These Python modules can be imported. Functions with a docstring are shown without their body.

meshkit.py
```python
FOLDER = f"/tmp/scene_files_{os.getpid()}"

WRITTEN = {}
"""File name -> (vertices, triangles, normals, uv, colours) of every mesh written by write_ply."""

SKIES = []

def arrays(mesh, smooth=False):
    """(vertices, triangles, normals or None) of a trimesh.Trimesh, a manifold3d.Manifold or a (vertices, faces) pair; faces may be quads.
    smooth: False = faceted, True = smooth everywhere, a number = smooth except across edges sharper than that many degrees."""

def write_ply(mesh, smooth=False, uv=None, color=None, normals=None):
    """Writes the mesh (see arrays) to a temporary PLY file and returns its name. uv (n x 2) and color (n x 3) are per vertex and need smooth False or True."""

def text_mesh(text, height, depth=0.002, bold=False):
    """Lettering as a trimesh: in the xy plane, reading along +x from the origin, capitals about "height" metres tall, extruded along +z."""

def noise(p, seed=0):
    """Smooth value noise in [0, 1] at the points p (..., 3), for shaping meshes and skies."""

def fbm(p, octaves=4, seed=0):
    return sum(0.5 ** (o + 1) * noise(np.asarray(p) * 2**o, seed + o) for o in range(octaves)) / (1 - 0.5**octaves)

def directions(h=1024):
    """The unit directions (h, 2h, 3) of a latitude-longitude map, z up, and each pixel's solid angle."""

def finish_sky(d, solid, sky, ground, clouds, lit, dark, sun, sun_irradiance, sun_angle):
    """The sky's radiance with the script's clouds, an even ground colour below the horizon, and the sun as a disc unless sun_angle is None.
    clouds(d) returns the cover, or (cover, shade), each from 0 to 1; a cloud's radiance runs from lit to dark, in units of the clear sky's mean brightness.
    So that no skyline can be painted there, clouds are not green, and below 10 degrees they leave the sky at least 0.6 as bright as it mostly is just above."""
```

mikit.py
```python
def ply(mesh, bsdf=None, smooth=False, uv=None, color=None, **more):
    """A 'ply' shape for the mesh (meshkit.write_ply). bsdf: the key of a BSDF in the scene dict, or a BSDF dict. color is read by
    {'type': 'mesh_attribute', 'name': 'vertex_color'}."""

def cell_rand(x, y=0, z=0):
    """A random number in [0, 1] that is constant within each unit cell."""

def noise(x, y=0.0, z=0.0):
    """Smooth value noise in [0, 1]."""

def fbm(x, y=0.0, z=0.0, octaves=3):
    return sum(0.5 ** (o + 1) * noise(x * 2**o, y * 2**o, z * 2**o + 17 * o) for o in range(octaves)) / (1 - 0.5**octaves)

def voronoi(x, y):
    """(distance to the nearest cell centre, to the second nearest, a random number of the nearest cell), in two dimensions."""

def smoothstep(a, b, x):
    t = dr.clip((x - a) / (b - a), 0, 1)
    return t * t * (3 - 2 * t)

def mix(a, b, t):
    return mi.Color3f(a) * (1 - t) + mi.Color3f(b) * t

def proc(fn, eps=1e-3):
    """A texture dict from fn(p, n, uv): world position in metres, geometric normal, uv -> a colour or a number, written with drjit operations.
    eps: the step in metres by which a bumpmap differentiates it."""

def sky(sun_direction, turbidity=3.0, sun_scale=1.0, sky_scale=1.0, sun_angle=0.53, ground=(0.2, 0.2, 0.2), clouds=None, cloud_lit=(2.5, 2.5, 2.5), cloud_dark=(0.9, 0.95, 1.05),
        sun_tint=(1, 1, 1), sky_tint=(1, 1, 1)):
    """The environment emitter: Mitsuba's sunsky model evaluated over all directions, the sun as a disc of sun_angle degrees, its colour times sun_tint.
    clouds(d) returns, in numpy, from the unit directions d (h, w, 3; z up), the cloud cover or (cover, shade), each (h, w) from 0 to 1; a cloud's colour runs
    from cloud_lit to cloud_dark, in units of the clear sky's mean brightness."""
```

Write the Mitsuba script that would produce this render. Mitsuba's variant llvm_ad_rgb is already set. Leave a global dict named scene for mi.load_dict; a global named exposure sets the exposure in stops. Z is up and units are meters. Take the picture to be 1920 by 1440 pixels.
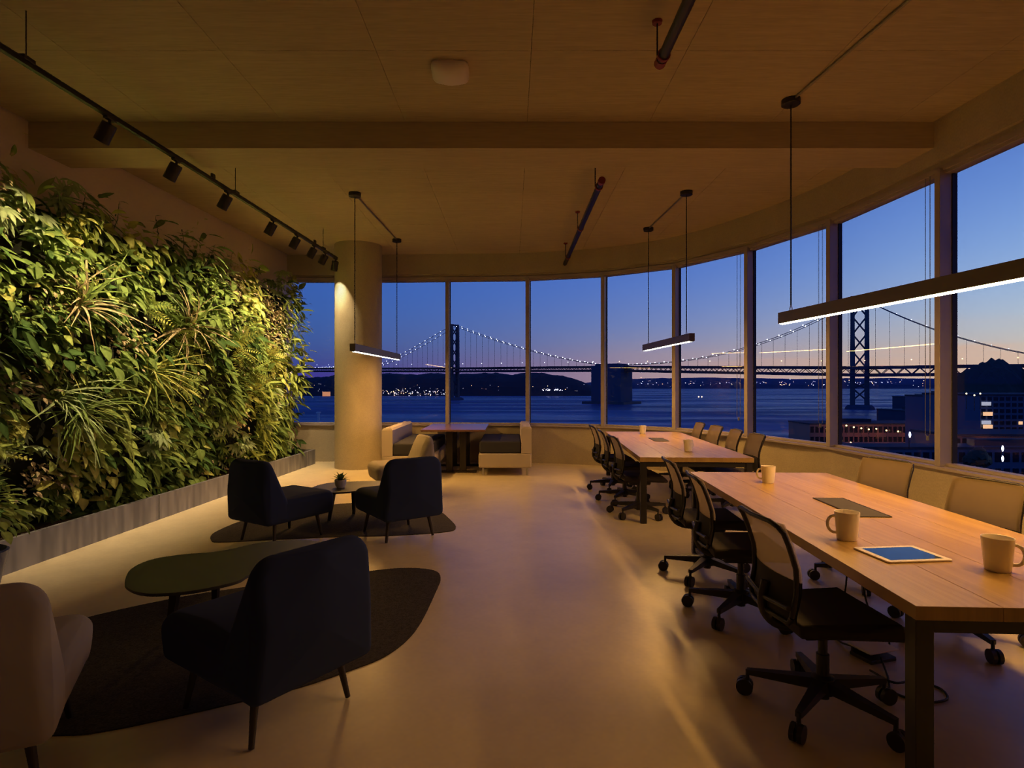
import math, random
import numpy as np, trimesh, shapely, manifold3d as m3
import shapely.geometry as sg
import drjit as dr
import mitsuba as mi
import mikit, meshkit
from mikit import noise, fbm, smoothstep, mix, proc

T = mi.ScalarTransform4f
scene, labels = {}, {}
R = random.Random(7)
NP = np.random.default_rng(11)
PI = math.pi

# ------------------------------------------------------------------ camera, sky, exposure
EYE, F = 1.5, 1100.0
scene['camera'] = {'type': 'perspective', 'fov': math.degrees(2 * math.atan(960 / F)), 'fov_axis': 'x',
                   'near_clip': 0.05, 'far_clip': 20000.0,
                   'to_world': T().look_at(origin=[0, 0, EYE], target=[0, 1, EYE], up=[0, 0, 1])}
SUN_AZ, SUN_EL = math.radians(46), math.radians(4)


def cloud_fn(d):
    """thin twilight haze low over the horizon, with a few wisps towards the set sun"""
    el = np.degrees(np.arcsin(np.clip(d[..., 2], -1, 1)))
    toward = np.clip(d[..., 0] * math.sin(SUN_AZ) + d[..., 1] * math.cos(SUN_AZ), 0, 1)
    n = meshkit.fbm(np.stack([d[..., 0] * 5, d[..., 1] * 5, d[..., 2] * 60], -1), 4, 3)
    haze = np.exp(-np.maximum(el, 0) / 3.3) * (0.98 + 0.6 * toward ** 2) * (0.93 + 0.14 * n)
    streak = np.clip((n - 0.58) * 4, 0, 1) * np.exp(-((el - 2.4) / 1.5) ** 2) * toward ** 12 * 0.5
    return np.clip(haze + streak, 0, 0.9), np.clip(1 - toward ** 3.3, 0, 1)


scene['sky'] = mikit.sky([math.sin(SUN_AZ) * math.cos(SUN_EL), math.cos(SUN_AZ) * math.cos(SUN_EL), math.sin(SUN_EL)], turbidity=3.0,
                         sun_scale=0.0, sky_scale=1.0, sky_tint=(0.81, 2.34, 11.0), ground=(0.03, 0.04, 0.06), clouds=cloud_fn,
                         cloud_lit=(5.5, 3.65, 2.6), cloud_dark=(0.04, 0.015, 2.05))
scene['sky']['sampling_weight'] = 4.0
exposure = 0.0
PENDANT = (110.0, 56.5, 13.0)        # radiance of the pendants' diffusers
SPOT = (20.5, 14.8, 7.4)           # intensity of the track spots

# ------------------------------------------------------------------ materials


def rgb(c):
    return {'type': 'rgb', 'value': list(map(float, c))}


def principled(c, rough=0.5, metal=0.0, spec=0.5, two=True, **kw):
    b = {'type': 'principled', 'base_color': c if isinstance(c, dict) else rgb(c), 'roughness': rough, 'metallic': metal, 'specular': spec, **kw}
    return {'type': 'twosided', 'bsdf': b} if two else b


def bump(b, fn, scale, eps=1e-3):
    return {'type': 'twosided', 'bsdf': {'type': 'bumpmap', 'arbitrary': proc(fn, eps), 'scale': scale, 'bsdf': b}}


def floor_col(p, n, uv):
    a = fbm(p.x * 0.9, p.y * 0.9, 0.3, 4)
    b = fbm(p.x * 7, p.y * 7, 2.0, 3)
    c = noise(p.x * 55, p.y * 55, 5.0)
    return mix((0.49, 0.42, 0.295), (0.74, 0.645, 0.47), dr.clip(0.15 + 0.5 * a + 0.25 * b + 0.12 * c, 0, 1))


def floor_bump(p, n, uv):
    return fbm(p.x * 9, p.y * 9, 1.0, 3) + 0.12 * noise(p.x * 70, p.y * 70, 1.0)


scene['floor_mat'] = bump({'type': 'principled', 'base_color': proc(floor_col), 'roughness': 0.33, 'specular': 0.55}, floor_bump, 0.0011, 2e-3)


def ceiling_col(p, n, uv):
    g = noise(p.x * 4, p.y * 60, p.z * 60) * 0.5 + noise(p.x * 14, p.y * 140, p.z * 90) * 0.5
    a = fbm(p.x * 0.8, p.y * 1.2, 4.0, 3)
    return mix((0.36, 0.29, 0.19), (0.56, 0.46, 0.31), dr.clip(0.1 + 0.55 * g + 0.35 * a, 0, 1))


scene['ceiling_mat'] = principled(proc(ceiling_col), 0.8, spec=0.2)


def concrete_col(p, n, uv):
    g = noise(p.x * 90, p.y * 90, p.z * 70)
    v = fbm(p.x * 5, p.y * 5, p.z * 0.9, 3)
    a = fbm(p.x * 1.1, p.y * 1.1, p.z * 1.1, 3)
    return mix((0.33, 0.285, 0.22), (0.56, 0.49, 0.38), dr.clip(0.05 + 0.3 * g + 0.35 * v + 0.3 * a, 0, 1))


scene['concrete_mat'] = principled(proc(concrete_col), 0.75, spec=0.25)


def wall_col(p, n, uv):
    g = noise(p.x * 60, p.y * 60, p.z * 60)
    a = fbm(p.x * 1.3, p.y * 1.3, p.z * 1.3, 4)
    return mix((0.58, 0.48, 0.46), (0.80, 0.67, 0.64), dr.clip(0.1 + 0.25 * g + 0.6 * a, 0, 1))


scene['wall_mat'] = principled(proc(wall_col), 0.85, spec=0.2)


def wood_col(p, n, uv):
    plank = dr.floor(p.x / 0.14 + 100)
    r = mikit.cell_rand(plank, 3, 1)
    w = noise(p.x * 9, p.y * 0.7 + r * 31, r * 7) * 2.5
    ring = 0.5 + 0.5 * dr.sin((p.x * 26 + w * 5.5 + r * 20) * 2.2)
    fine = noise(p.x * 260, p.y * 6, r * 9)
    return mix((0.29, 0.17, 0.056), (0.445, 0.288, 0.102), dr.clip(0.2 + 0.34 * r + 0.22 * ring + 0.26 * fine, 0, 1))


scene['table_wood'] = principled(proc(wood_col), 0.38, spec=0.4)
scene['edge_wood'] = principled((0.36, 0.21, 0.09), 0.5, spec=0.3)


def rug_col(p, n, uv):
    g = noise(p.x * 160, p.y * 160, 1.0)
    h = noise(p.x * 40, p.y * 60, 3.0)
    return mix((0.030, 0.027, 0.027), (0.085, 0.075, 0.072), dr.clip(0.7 * g + 0.3 * h, 0, 1))


scene['rug_mat'] = principled(proc(rug_col), 0.95, spec=0.05, sheen=0.3)


def planter_col(p, n, uv):
    a = fbm(p.x * 3, p.y * 5, p.z * 2.0, 4)
    s = noise(p.y * 22, p.z * 2.5, 3.0)
    return mix((0.095, 0.10, 0.135), (0.33, 0.325, 0.37), dr.clip(0.55 * a + 0.5 * s - 0.05, 0, 1))


scene['planter_mat'] = principled(proc(planter_col), 0.45, metal=0.35)


def water_bump(p, n, uv):
    return fbm(p.x * 0.05, p.y * 0.16, 1.0, 3) + 3.0 * fbm(p.x * 0.006, p.y * 0.02, 5.0, 2)


def water_col(p, n, uv):
    a = fbm(p.x * 0.004 + p.y * 0.0006, p.y * 0.018, 2.0, 4)
    return mix((0.028, 0.055, 0.15), (0.095, 0.105, 0.25), smoothstep(0.3, 0.75, a))


def water_rough(p, n, uv):
    return 0.34 + 0.22 * smoothstep(0.35, 0.7, fbm(p.x * 0.004, p.y * 0.02, 7.0, 3))


scene['water_mat'] = bump({'type': 'principled', 'base_color': proc(water_col), 'roughness': proc(water_rough), 'specular': 0.22}, water_bump, 0.55, 0.6)

for k, c, r, m_ in [('navy_fabric', (0.013, 0.025, 0.085), 0.95, 0), ('taupe_fabric', (0.26, 0.235, 0.215), 0.95, 0), ('cream_fabric', (0.46, 0.40, 0.34), 0.9, 0),
                    ('charcoal_fabric', (0.035, 0.035, 0.045), 0.95, 0), ('dark_leg', (0.022, 0.016, 0.013), 0.45, 0), ('black_metal', (0.014, 0.012, 0.012), 0.42, 0),
                    ('black_plastic', (0.018, 0.015, 0.015), 0.5, 0), ('chair_seat', (0.022, 0.016, 0.017), 0.85, 0), ('silver', (0.5, 0.48, 0.46), 0.35, 1.0),
                    ('mullion_mat', (0.40, 0.35, 0.34), 0.5, 0.2), ('gasket', (0.02, 0.02, 0.025), 0.6, 0), ('mug_mat', (0.88, 0.83, 0.74), 0.28, 0),
                    ('white_plastic', (0.72, 0.66, 0.60), 0.45, 0), ('pendant_mat', (0.14, 0.11, 0.09), 0.5, 0.2), ('coffee_top', (0.04, 0.038, 0.033), 0.48, 0),
                    ('booth_wood', (0.17, 0.085, 0.06), 0.25, 0), ('soil', (0.03, 0.02, 0.014), 0.95, 0), ('felt', (0.012, 0.014, 0.008), 0.95, 0),
                    ('red_paint', (0.22, 0.03, 0.02), 0.5, 0), ('screen_glass', (0.012, 0.03, 0.07), 0.06, 0), ('plate_mat', (0.045, 0.04, 0.045), 0.8, 0),
                    ('blue_glaze', (0.03, 0.04, 0.13), 0.3, 0), ('pot_white', (0.62, 0.60, 0.58), 0.4, 0), ('cable_mat', (0.012, 0.012, 0.014), 0.5, 0),
                    ('cord_mat', (0.18, 0.19, 0.22), 0.5, 0), ('conduit_mat', (0.30, 0.27, 0.24), 0.4, 0.6), ('stem_mat', (0.05, 0.07, 0.02), 0.7, 0),
                    ('bridge_steel', (0.055, 0.06, 0.085), 0.7, 0), ('deck_steel', (0.085, 0.04, 0.05), 0.8, 0), ('pier_concrete', (0.06, 0.075, 0.13), 0.9, 0),
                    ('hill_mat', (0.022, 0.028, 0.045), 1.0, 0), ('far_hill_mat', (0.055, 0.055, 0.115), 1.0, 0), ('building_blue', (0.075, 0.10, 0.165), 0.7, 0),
                    ('building_dark', (0.04, 0.046, 0.075), 0.8, 0), ('building_brick', (0.42, 0.19, 0.13), 0.8, 0), ('road_mat', (0.22, 0.13, 0.11), 0.9, 0),
                    ('window_dark', (0.008, 0.012, 0.025), 0.15, 0), ('tree_mat', (0.035, 0.05, 0.04), 1.0, 0), ('roof_mat', (0.045, 0.045, 0.06), 0.9, 0)]:
    scene[k] = principled(c, r, m_)
scene['glass'] = {'type': 'thindielectric', 'int_ior': 1.5, 'specular_reflectance': {'type': 'rgb', 'value': [0.22, 0.22, 0.24]}}   # low-reflection coated glass
scene['mesh_fabric'] = {'type': 'mask', 'opacity': 0.66, 'bsdf': {'type': 'principledthin', 'base_color': rgb((0.34, 0.27, 0.19)), 'roughness': 0.9, 'diff_trans': 1.0}}
scene['mesh_dense'] = principled((0.05, 0.045, 0.04), 0.9, spec=0.2)
VC = {'type': 'mesh_attribute', 'name': 'vertex_color'}
scene['leaf_mat'] = {'type': 'principledthin', 'base_color': VC, 'roughness': 0.42, 'diff_trans': 0.45, 'eta': 1.4}


def emit(c, w=0.02):
    return {'type': 'area', 'radiance': rgb(c), 'sampling_weight': w}


# ------------------------------------------------------------------ keys, labels
_used = set()


def numbered(name):
    k, i = name, 0
    while k in _used:
        i += 1
        k = f'{name}_{i:03d}'
    _used.add(k)
    return k


def thing(name, label, cat=None, group=None, kind=None):
    k = numbered(name)
    L = {'label': label}
    if cat:
        L['category'] = cat
    if group:
        L['group'] = group
    if kind:
        L['kind'] = kind
    labels[k] = L
    return k


def part(parent, name, shape, M=None, label=None, kind=None):
    k = numbered(f'{parent}__{name}')
    scene[k] = shape if M is None else {**shape, 'to_world': T(np.asarray(M))}
    L = {}
    if label:
        L['label'] = label
    if kind:
        L['kind'] = kind
    if L:
        labels[k] = L
    return k


def solo(name, shape, label, cat=None, group=None, kind=None, M=None):
    k = thing(name, label, cat, group, kind)
    scene[k] = shape if M is None else {**shape, 'to_world': T(np.asarray(M))}
    return k


def pose(x=0, y=0, z=0, rz=0.0, s=1.0):
    c, n = math.cos(rz) * s, math.sin(rz) * s
    return np.array([[c, -n, 0, x], [n, c, 0, y], [0, 0, s, z], [0, 0, 0, 1.0]])


def ply(mesh, mat, smooth=30, **kw):
    return mikit.ply(mesh, mat, smooth=smooth, **kw)


# ------------------------------------------------------------------ mesh helpers
def cat(*ms):
    ms = [x for m in ms for x in (m if isinstance(m, (list, tuple)) else [m])]
    return trimesh.util.concatenate(ms) if len(ms) > 1 else ms[0]


def tm(man):
    m = man.to_mesh()
    return trimesh.Trimesh(m.vert_properties[:, :3], m.tri_verts, process=False)


def hull_pts(p):
    return trimesh.convex.convex_hull(np.asarray(p, float))


def cbox(x0, x1, y0, y1, z0, z1, c=0.004):
    """a box with chamfered edges"""
    c = min(c, (x1 - x0) / 3, (y1 - y0) / 3, (z1 - z0) / 3)
    p = []
    for a, da in ((x0, c), (x1, -c)):
        for b, db in ((y0, c), (y1, -c)):
            for e, de in ((z0, c), (z1, -c)):
                p += [(a, b + db, e + de), (a + da, b, e + de), (a + da, b + db, e)]
    return hull_pts(p)


def bx(x0, x1, y0, y1, z0, z1):
    m = trimesh.creation.box((x1 - x0, y1 - y0, z1 - z0))
    m.apply_translation(((x0 + x1) / 2, (y0 + y1) / 2, (z0 + z1) / 2))
    return m


def ball_hull(pts, seg=20):
    """hull of spheres (x, y, z, r) as a Manifold"""
    return m3.Manifold.batch_hull([m3.Manifold.sphere(r, seg).translate((x, y, z)) for x, y, z, r in pts])


def tube(path, r, sides=8, caps=True):
    p = np.asarray(path, float)
    r = np.broadcast_to(np.asarray(r, float), (len(p),))
    t = np.gradient(p, axis=0)
    t /= np.linalg.norm(t, axis=1, keepdims=True) + 1e-12
    ref = np.array([0, 0, 1.0]) if np.abs(t[:, 2]).max() < 0.95 else np.array([1.0, 0.13, 0])
    if np.abs(t @ ref).max() > 0.95:
        ref = np.array([0.3, 1.0, 0.2])
    a = np.cross(t, ref)
    a /= np.linalg.norm(a, axis=1, keepdims=True) + 1e-12
    b = np.cross(t, a)
    ang = np.arange(sides) * 2 * PI / sides
    v = p[:, None] + r[:, None, None] * (np.cos(ang)[None, :, None] * a[:, None] + np.sin(ang)[None, :, None] * b[:, None])
    v = v.reshape(-1, 3)
    f = []
    for i in range(len(p) - 1):
        for j in range(sides):
            k = (j + 1) % sides
            A, B, C, D = i * sides + j, i * sides + k, (i + 1) * sides + k, (i + 1) * sides + j
            f += [(A, C, B), (A, D, C)]
    if caps:
        n = len(v)
        v = np.vstack([v, p[0], p[-1]])
        for j in range(sides):
            k = (j + 1) % sides
            f += [(n, j, k), (n + 1, (len(p) - 1) * sides + k, (len(p) - 1) * sides + j)]
    return trimesh.Trimesh(v, np.array(f)[:, [0, 2, 1]], process=False)


def cyl(x, y, z0, z1, r, sides=24, r1=None):
    return tube([(x, y, z0), (x, y, z1)], [r, r if r1 is None else r1], sides)


def lathe(prof, sides=32):
    prof = np.asarray(prof, float)
    ang = np.arange(sides) * 2 * PI / sides
    v = np.stack([prof[:, None, 0] * np.cos(ang), prof[:, None, 0] * np.sin(ang), np.repeat(prof[:, 1:], sides, 1)], -1).reshape(-1, 3)
    f = []
    for i in range(len(prof) - 1):
        for j in range(sides):
            k = (j + 1) % sides
            A, B, C, D = i * sides + j, i * sides + k, (i + 1) * sides + k, (i + 1) * sides + j
            f += [(A, B, C), (A, C, D)]
    m = trimesh.Trimesh(v, f, process=True)
    m.update_faces(m.nondegenerate_faces())
    return m


def extrude(poly, z0, z1, c=0.0):
    geoms = getattr(poly, 'geoms', [poly])
    out = []
    for g in geoms:
        if g.is_empty or g.area < 1e-5:
            continue
        if c:
            rings = [shapely.get_coordinates(g.exterior)[:-1]]
            inner = g.buffer(-c, join_style=1)
            a = np.asarray(shapely.get_coordinates(g.exterior))[:-1]
            # chamfer: hull-free, via stacked slabs
            out.append(trimesh.creation.extrude_polygon(g, z1 - z0 - c, engine='earcut').apply_translation((0, 0, z0)))
            out.append(trimesh.creation.extrude_polygon(inner, c, engine='earcut').apply_translation((0, 0, z1 - c)))
        else:
            out.append(trimesh.creation.extrude_polygon(g, z1 - z0, engine='earcut').apply_translation((0, 0, z0)))
    return cat(out)


def smooth_closed(pts, n=6):
    """closed Catmull-Rom through the points"""
    p = np.asarray(pts, float)
    out = []
    N = len(p)
    for i in range(N):
        a, b, c, d = p[i - 1], p[i], p[(i + 1) % N], p[(i + 2) % N]
        for t in np.arange(n) / n:
            out.append(0.5 * (2 * b + (c - a) * t + (2 * a - 5 * b + 4 * c - d) * t * t + (3 * b - a - 3 * c + d) * t ** 3))
    return sg.Polygon(out).buffer(0)


def spline(pts, n=8):
    p = np.asarray(pts, float)
    q = np.vstack([2 * p[0] - p[1], p, 2 * p[-1] - p[-2]])
    out = []
    for i in range(1, len(q) - 2):
        a, b, c, d = q[i - 1:i + 3]
        for t in np.arange(n) / n:
            out.append(0.5 * (2 * b + (c - a) * t + (2 * a - 5 * b + 4 * c - d) * t * t + (3 * b - a - 3 * c + d) * t ** 3))
    out.append(p[-1])
    return np.array(out)


def offset_curve(c, d):
    """shift a plan curve sideways (towards the room for d > 0)"""
    t = np.gradient(c, axis=0)
    t /= np.linalg.norm(t, axis=1, keepdims=True)
    return c + d * np.stack([t[:, 1], -t[:, 0]], 1)


def ribbon(inner, outer, z0, z1):
    """solid between two plan curves"""
    n = len(inner)
    v = np.vstack([np.c_[inner, np.full(n, z0)], np.c_[outer, np.full(n, z0)], np.c_[inner, np.full(n, z1)], np.c_[outer, np.full(n, z1)]])
    I0, O0, I1, O1 = 0, n, 2 * n, 3 * n
    f = []
    for i in range(n - 1):
        for a, b in ((I0, I1), (I1, O1), (O1, O0), (O0, I0)):
            f += [(a + i, a + i + 1, b + i + 1), (a + i, b + i + 1, b + i)]
    for i in (0, n - 1):
        f += [(I0 + i, O0 + i, O1 + i), (I0 + i, O1 + i, I1 + i)]
    m = trimesh.Trimesh(v, f, process=True)
    trimesh.repair.fix_normals(m)
    return m


def at(px, py, Y):
    """the point of the room at distance Y that lies on this line of sight of the survey"""
    return np.array([(px - 960) * Y / F, Y, EYE + (720 - py) * Y / F])


# ------------------------------------------------------------------ the room shell
CEIL, SILL, HEAD, FASCIA = 4.0, 0.72, 3.48, 3.61
NODES = [(-4.36, 11.45), (-2.80, 11.46), (-1.24, 11.38), (0.31, 11.28), (1.71, 10.86), (2.83, 10.05), (3.57, 8.75), (4.02, 7.28), (4.13, 5.55),
         (4.20, 3.90), (4.22, 2.30), (4.20, 0.70), (4.20, -0.90), (4.20, -2.50), (4.20, -4.0)]
curve = spline(NODES, 8)


def wall_x(y):
    return -4.86 + 0.045 * y


inner = offset_curve(curve, 0.11)
inner_bulge = inner
outer = offset_curve(curve, -0.16)
room = sg.Polygon([(wall_x(-4), -4.0), (wall_x(11.6), 11.6)] + [tuple(p) for p in curve if p[0] > wall_x(11.5)] + [(4.2, -4.0)]).buffer(0)

fl = room.buffer(0.16, join_style=2)
scene['floor'] = ply(extrude(fl, -0.2, 0.0), 'floor_mat', False)
labels['floor'] = {'label': 'polished warm grey concrete floor of the lounge', 'kind': 'structure'}
_used.add('floor')

# ceiling: concrete panels with recessed joints
scene['ceiling'] = ply(extrude(fl, CEIL + 0.03, CEIL + 0.25), 'felt', False)
labels['ceiling'] = {'label': 'board-marked concrete ceiling in large panels', 'kind': 'structure'}
_used.add('ceiling')
xs = [-1.02 + 1.165 * k for k in range(-4, 6)]
ys = [-4.2, -1.6, 0.0, 1.45, 2.9, 4.4, 5.85, 7.66, 9.17, 10.7, 12.2]
croom = room.buffer(-0.02)
for i in range(len(xs) - 1):
    for j in range(len(ys) - 1):
        g = sg.box(xs[i] + 0.0016, ys[j] + 0.0016, xs[i + 1] - 0.0016, ys[j + 1] - 0.0016).intersection(croom)
        if g.area > 0.02:
            part('ceiling', 'panel', ply(extrude(g, CEIL, CEIL + 0.03), 'ceiling_mat', False))


def structure(key, mesh, mat, label, smooth=30):
    _used.add(key)
    scene[key] = ply(mesh, mat, smooth)
    labels[key] = {'label': label, 'kind': 'structure'}
    return key


beam = sg.box(-6, 5.59, 4.02, 6.10).intersection(sg.Polygon([(wall_x(5), 5), (wall_x(7), 7), (4.1, 7), (4.1, 5)]))
structure('trim_1', extrude(beam, 3.746, CEIL - 0.001), 'ceiling_mat', 'long concrete beam crossing the ceiling', False)
wl = sg.Polygon([(wall_x(-4), -4), (wall_x(11.6), 11.6), (wall_x(11.6) - 0.2, 11.6), (wall_x(-4) - 0.2, -4)])
structure('wall_left', extrude(wl, 0, CEIL + 0.03), 'wall_mat', 'bare concrete left wall above the living wall', False)
structure('wall_back', bx(-5.3, 4.4, -4.2, -4.0, 0, CEIL + 0.03), 'wall_mat', 'plain wall at the near end of the room', False)
k0 = 6
structure('wall_window', ribbon(inner, outer, 0.0, SILL - 0.02), 'concrete_mat', 'low curved concrete wall under the windows', 40)
def offset_poly(d):
    """the straight bays' line shifted sideways, mitred at the mullions"""
    n = np.array(NODES, float)
    t = np.diff(n, axis=0)
    t /= np.linalg.norm(t, axis=1, keepdims=True)
    q = np.stack([t[:, 1], -t[:, 0]], 1)
    m = np.vstack([q[:1], q[:-1] + q[1:], q[-1:]])
    m /= np.linalg.norm(m, axis=1, keepdims=True)
    k = np.einsum('ij,ij->i', m, np.vstack([q, q[-1:]]))
    return n + m * (d / k)[:, None]


structure('trim_2', ribbon(offset_poly(0.15), offset_poly(-0.02), SILL - 0.02, SILL + 0.005), 'mullion_mat', 'pale metal sill running along the windows', 40)
structure('trim_3', ribbon(inner, outer, FASCIA, CEIL - 0.001), 'concrete_mat', 'curved concrete fascia above the windows', 40)
structure('trim_4', ribbon(offset_poly(0.062), offset_poly(-0.16), FASCIA - 0.04, FASCIA - 0.001), 'concrete_mat', 'stepped lower lip of the fascia', 40)
structure('trim_5', ribbon(offset_poly(0.085), offset_poly(0.061), HEAD + 0.03, FASCIA - 0.05), 'mullion_mat', 'shallow blind box along the window heads', 40)
structure('baseboard_window', ribbon(offset_curve(curve, 0.122), offset_curve(curve, 0.10), 0.0, 0.07), 'concrete_mat', 'thin base strip of the low curved wall', 40)
# vertical joints in the fascia, shadow gaps between its cast pieces
for i in range(2, 9):
    a, b = np.array(NODES[i - 1]), np.array(NODES[i + 1])
    t = (b - a) / np.linalg.norm(b - a)
    nrm = np.array([t[1], -t[0]])
    c = np.array(NODES[i]) + nrm * 0.1065
    rz = math.atan2(t[1], t[0])
    part('trim_3', 'joint', ply(bx(-0.004, 0.004, -0.004, 0.004, FASCIA + 0.002, CEIL - 0.004), 'concrete_mat', False), pose(c[0], c[1], 0, rz))

# round column
col_m = lathe([(0.0, 0.0), (0.415, 0.0), (0.415, CEIL), (0.0, CEIL)], 96)
_used.add('column')
scene['column'] = ply(col_m, 'concrete_mat', 40, )
scene['column']['to_world'] = T().translate([-2.78, 10.62, 0])
labels['column'] = {'label': 'thick round concrete column by the windows', 'kind': 'structure'}

# windows: one per bay
BAYS = 10
solid = curve[8 * BAYS:]
structure('wall_right', ribbon(offset_curve(solid, 0.10), offset_curve(solid, -0.15), SILL + 0.005, FASCIA - 0.05), 'wall_mat', 'solid wall beside the camera, after the last window', 40)
for i in range(BAYS):
    a, b = np.array(NODES[i]), np.array(NODES[i + 1])
    d = b - a
    L = np.linalg.norm(d)
    rz = math.atan2(d[1], d[0])
    M = pose(a[0], a[1], 0, rz)
    k = f'window_{i + 1}'
    _used.add(k)
    labels[k] = {'label': f'tall window bay {i + 1} of the curved glazing, counted from the living wall', 'kind': 'structure'}
    part(k, 'pane', ply(bx(0.03, L - 0.03, -0.002, 0.002, SILL + 0.02, HEAD), 'glass', False) if False else
         ply(trimesh.Trimesh([(0.02, 0, SILL), (L - 0.02, 0, SILL), (L - 0.02, 0, HEAD + 0.02), (0.02, 0, HEAD + 0.02)], [(0, 1, 2), (0, 2, 3)], process=False), 'glass', False), M)
    part(k, 'head_rail', ply(cbox(0, L, -0.06, 0.05, HEAD, HEAD + 0.06), 'mullion_mat', False), M)
    part(k, 'bottom_rail', ply(cbox(0, L, -0.05, 0.05, SILL + 0.005, SILL + 0.035), 'mullion_mat', False), M)
    if i < len(NODES) - 2:
        nx = np.array(NODES[i + 2])
        t = (d / L + (nx - b) / np.linalg.norm(nx - b))
        rz2 = math.atan2(t[1], t[0])
        Mm = pose(b[0], b[1], 0, rz2)
        part(k, 'mullion', ply(cbox(-0.034, 0.034, -0.115, 0.03, SILL + 0.005, HEAD + 0.05, 0.004), 'mullion_mat', False), Mm)
        part(k, 'gasket', ply(cat(bx(-0.046, -0.034, 0.002, 0.05, SILL + 0.005, HEAD + 0.03), bx(0.034, 0.046, 0.002, 0.05, SILL + 0.005, HEAD + 0.03)), 'gasket', False), Mm)

# ------------------------------------------------------------------ living wall
GREENS = {'dark': (0.055, 0.105, 0.030), 'mid': (0.150, 0.22, 0.060), 'bright': (0.285, 0.355, 0.095), 'yellow': (0.44, 0.45, 0.13), 'tan': (0.44, 0.36, 0.22), 'pale': (0.31, 0.39, 0.20),
          'wine': (0.15, 0.045, 0.04)}


def leaf_mesh(L=1.0, W=0.5, n=5, droop=0.25, fold=0.12, belly=0.45, curl=0.0):
    """a leaf along +x with its tip at (L, 0, -droop), folded along its midrib"""
    v, f = [], []
    for i in range(n + 1):
        t = i / n
        w = W / 2 * (math.sin(PI * min(1, t ** (math.log(0.5) / math.log(belly)))) ** 0.8) if 0 < t < 1 else 0.004 * L
        z = -droop * L * t * t + curl * L * t
        v += [(L * t, -w, z + fold * w * 2), (L * t, 0, z), (L * t, w, z + fold * w * 2)]
    for i in range(n):
        a = 3 * i
        f += [(a, a + 3, a + 4), (a, a + 4, a + 1), (a + 1, a + 4, a + 5), (a + 1, a + 5, a + 2)]
    return trimesh.Trimesh(v, f, process=False)


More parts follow.
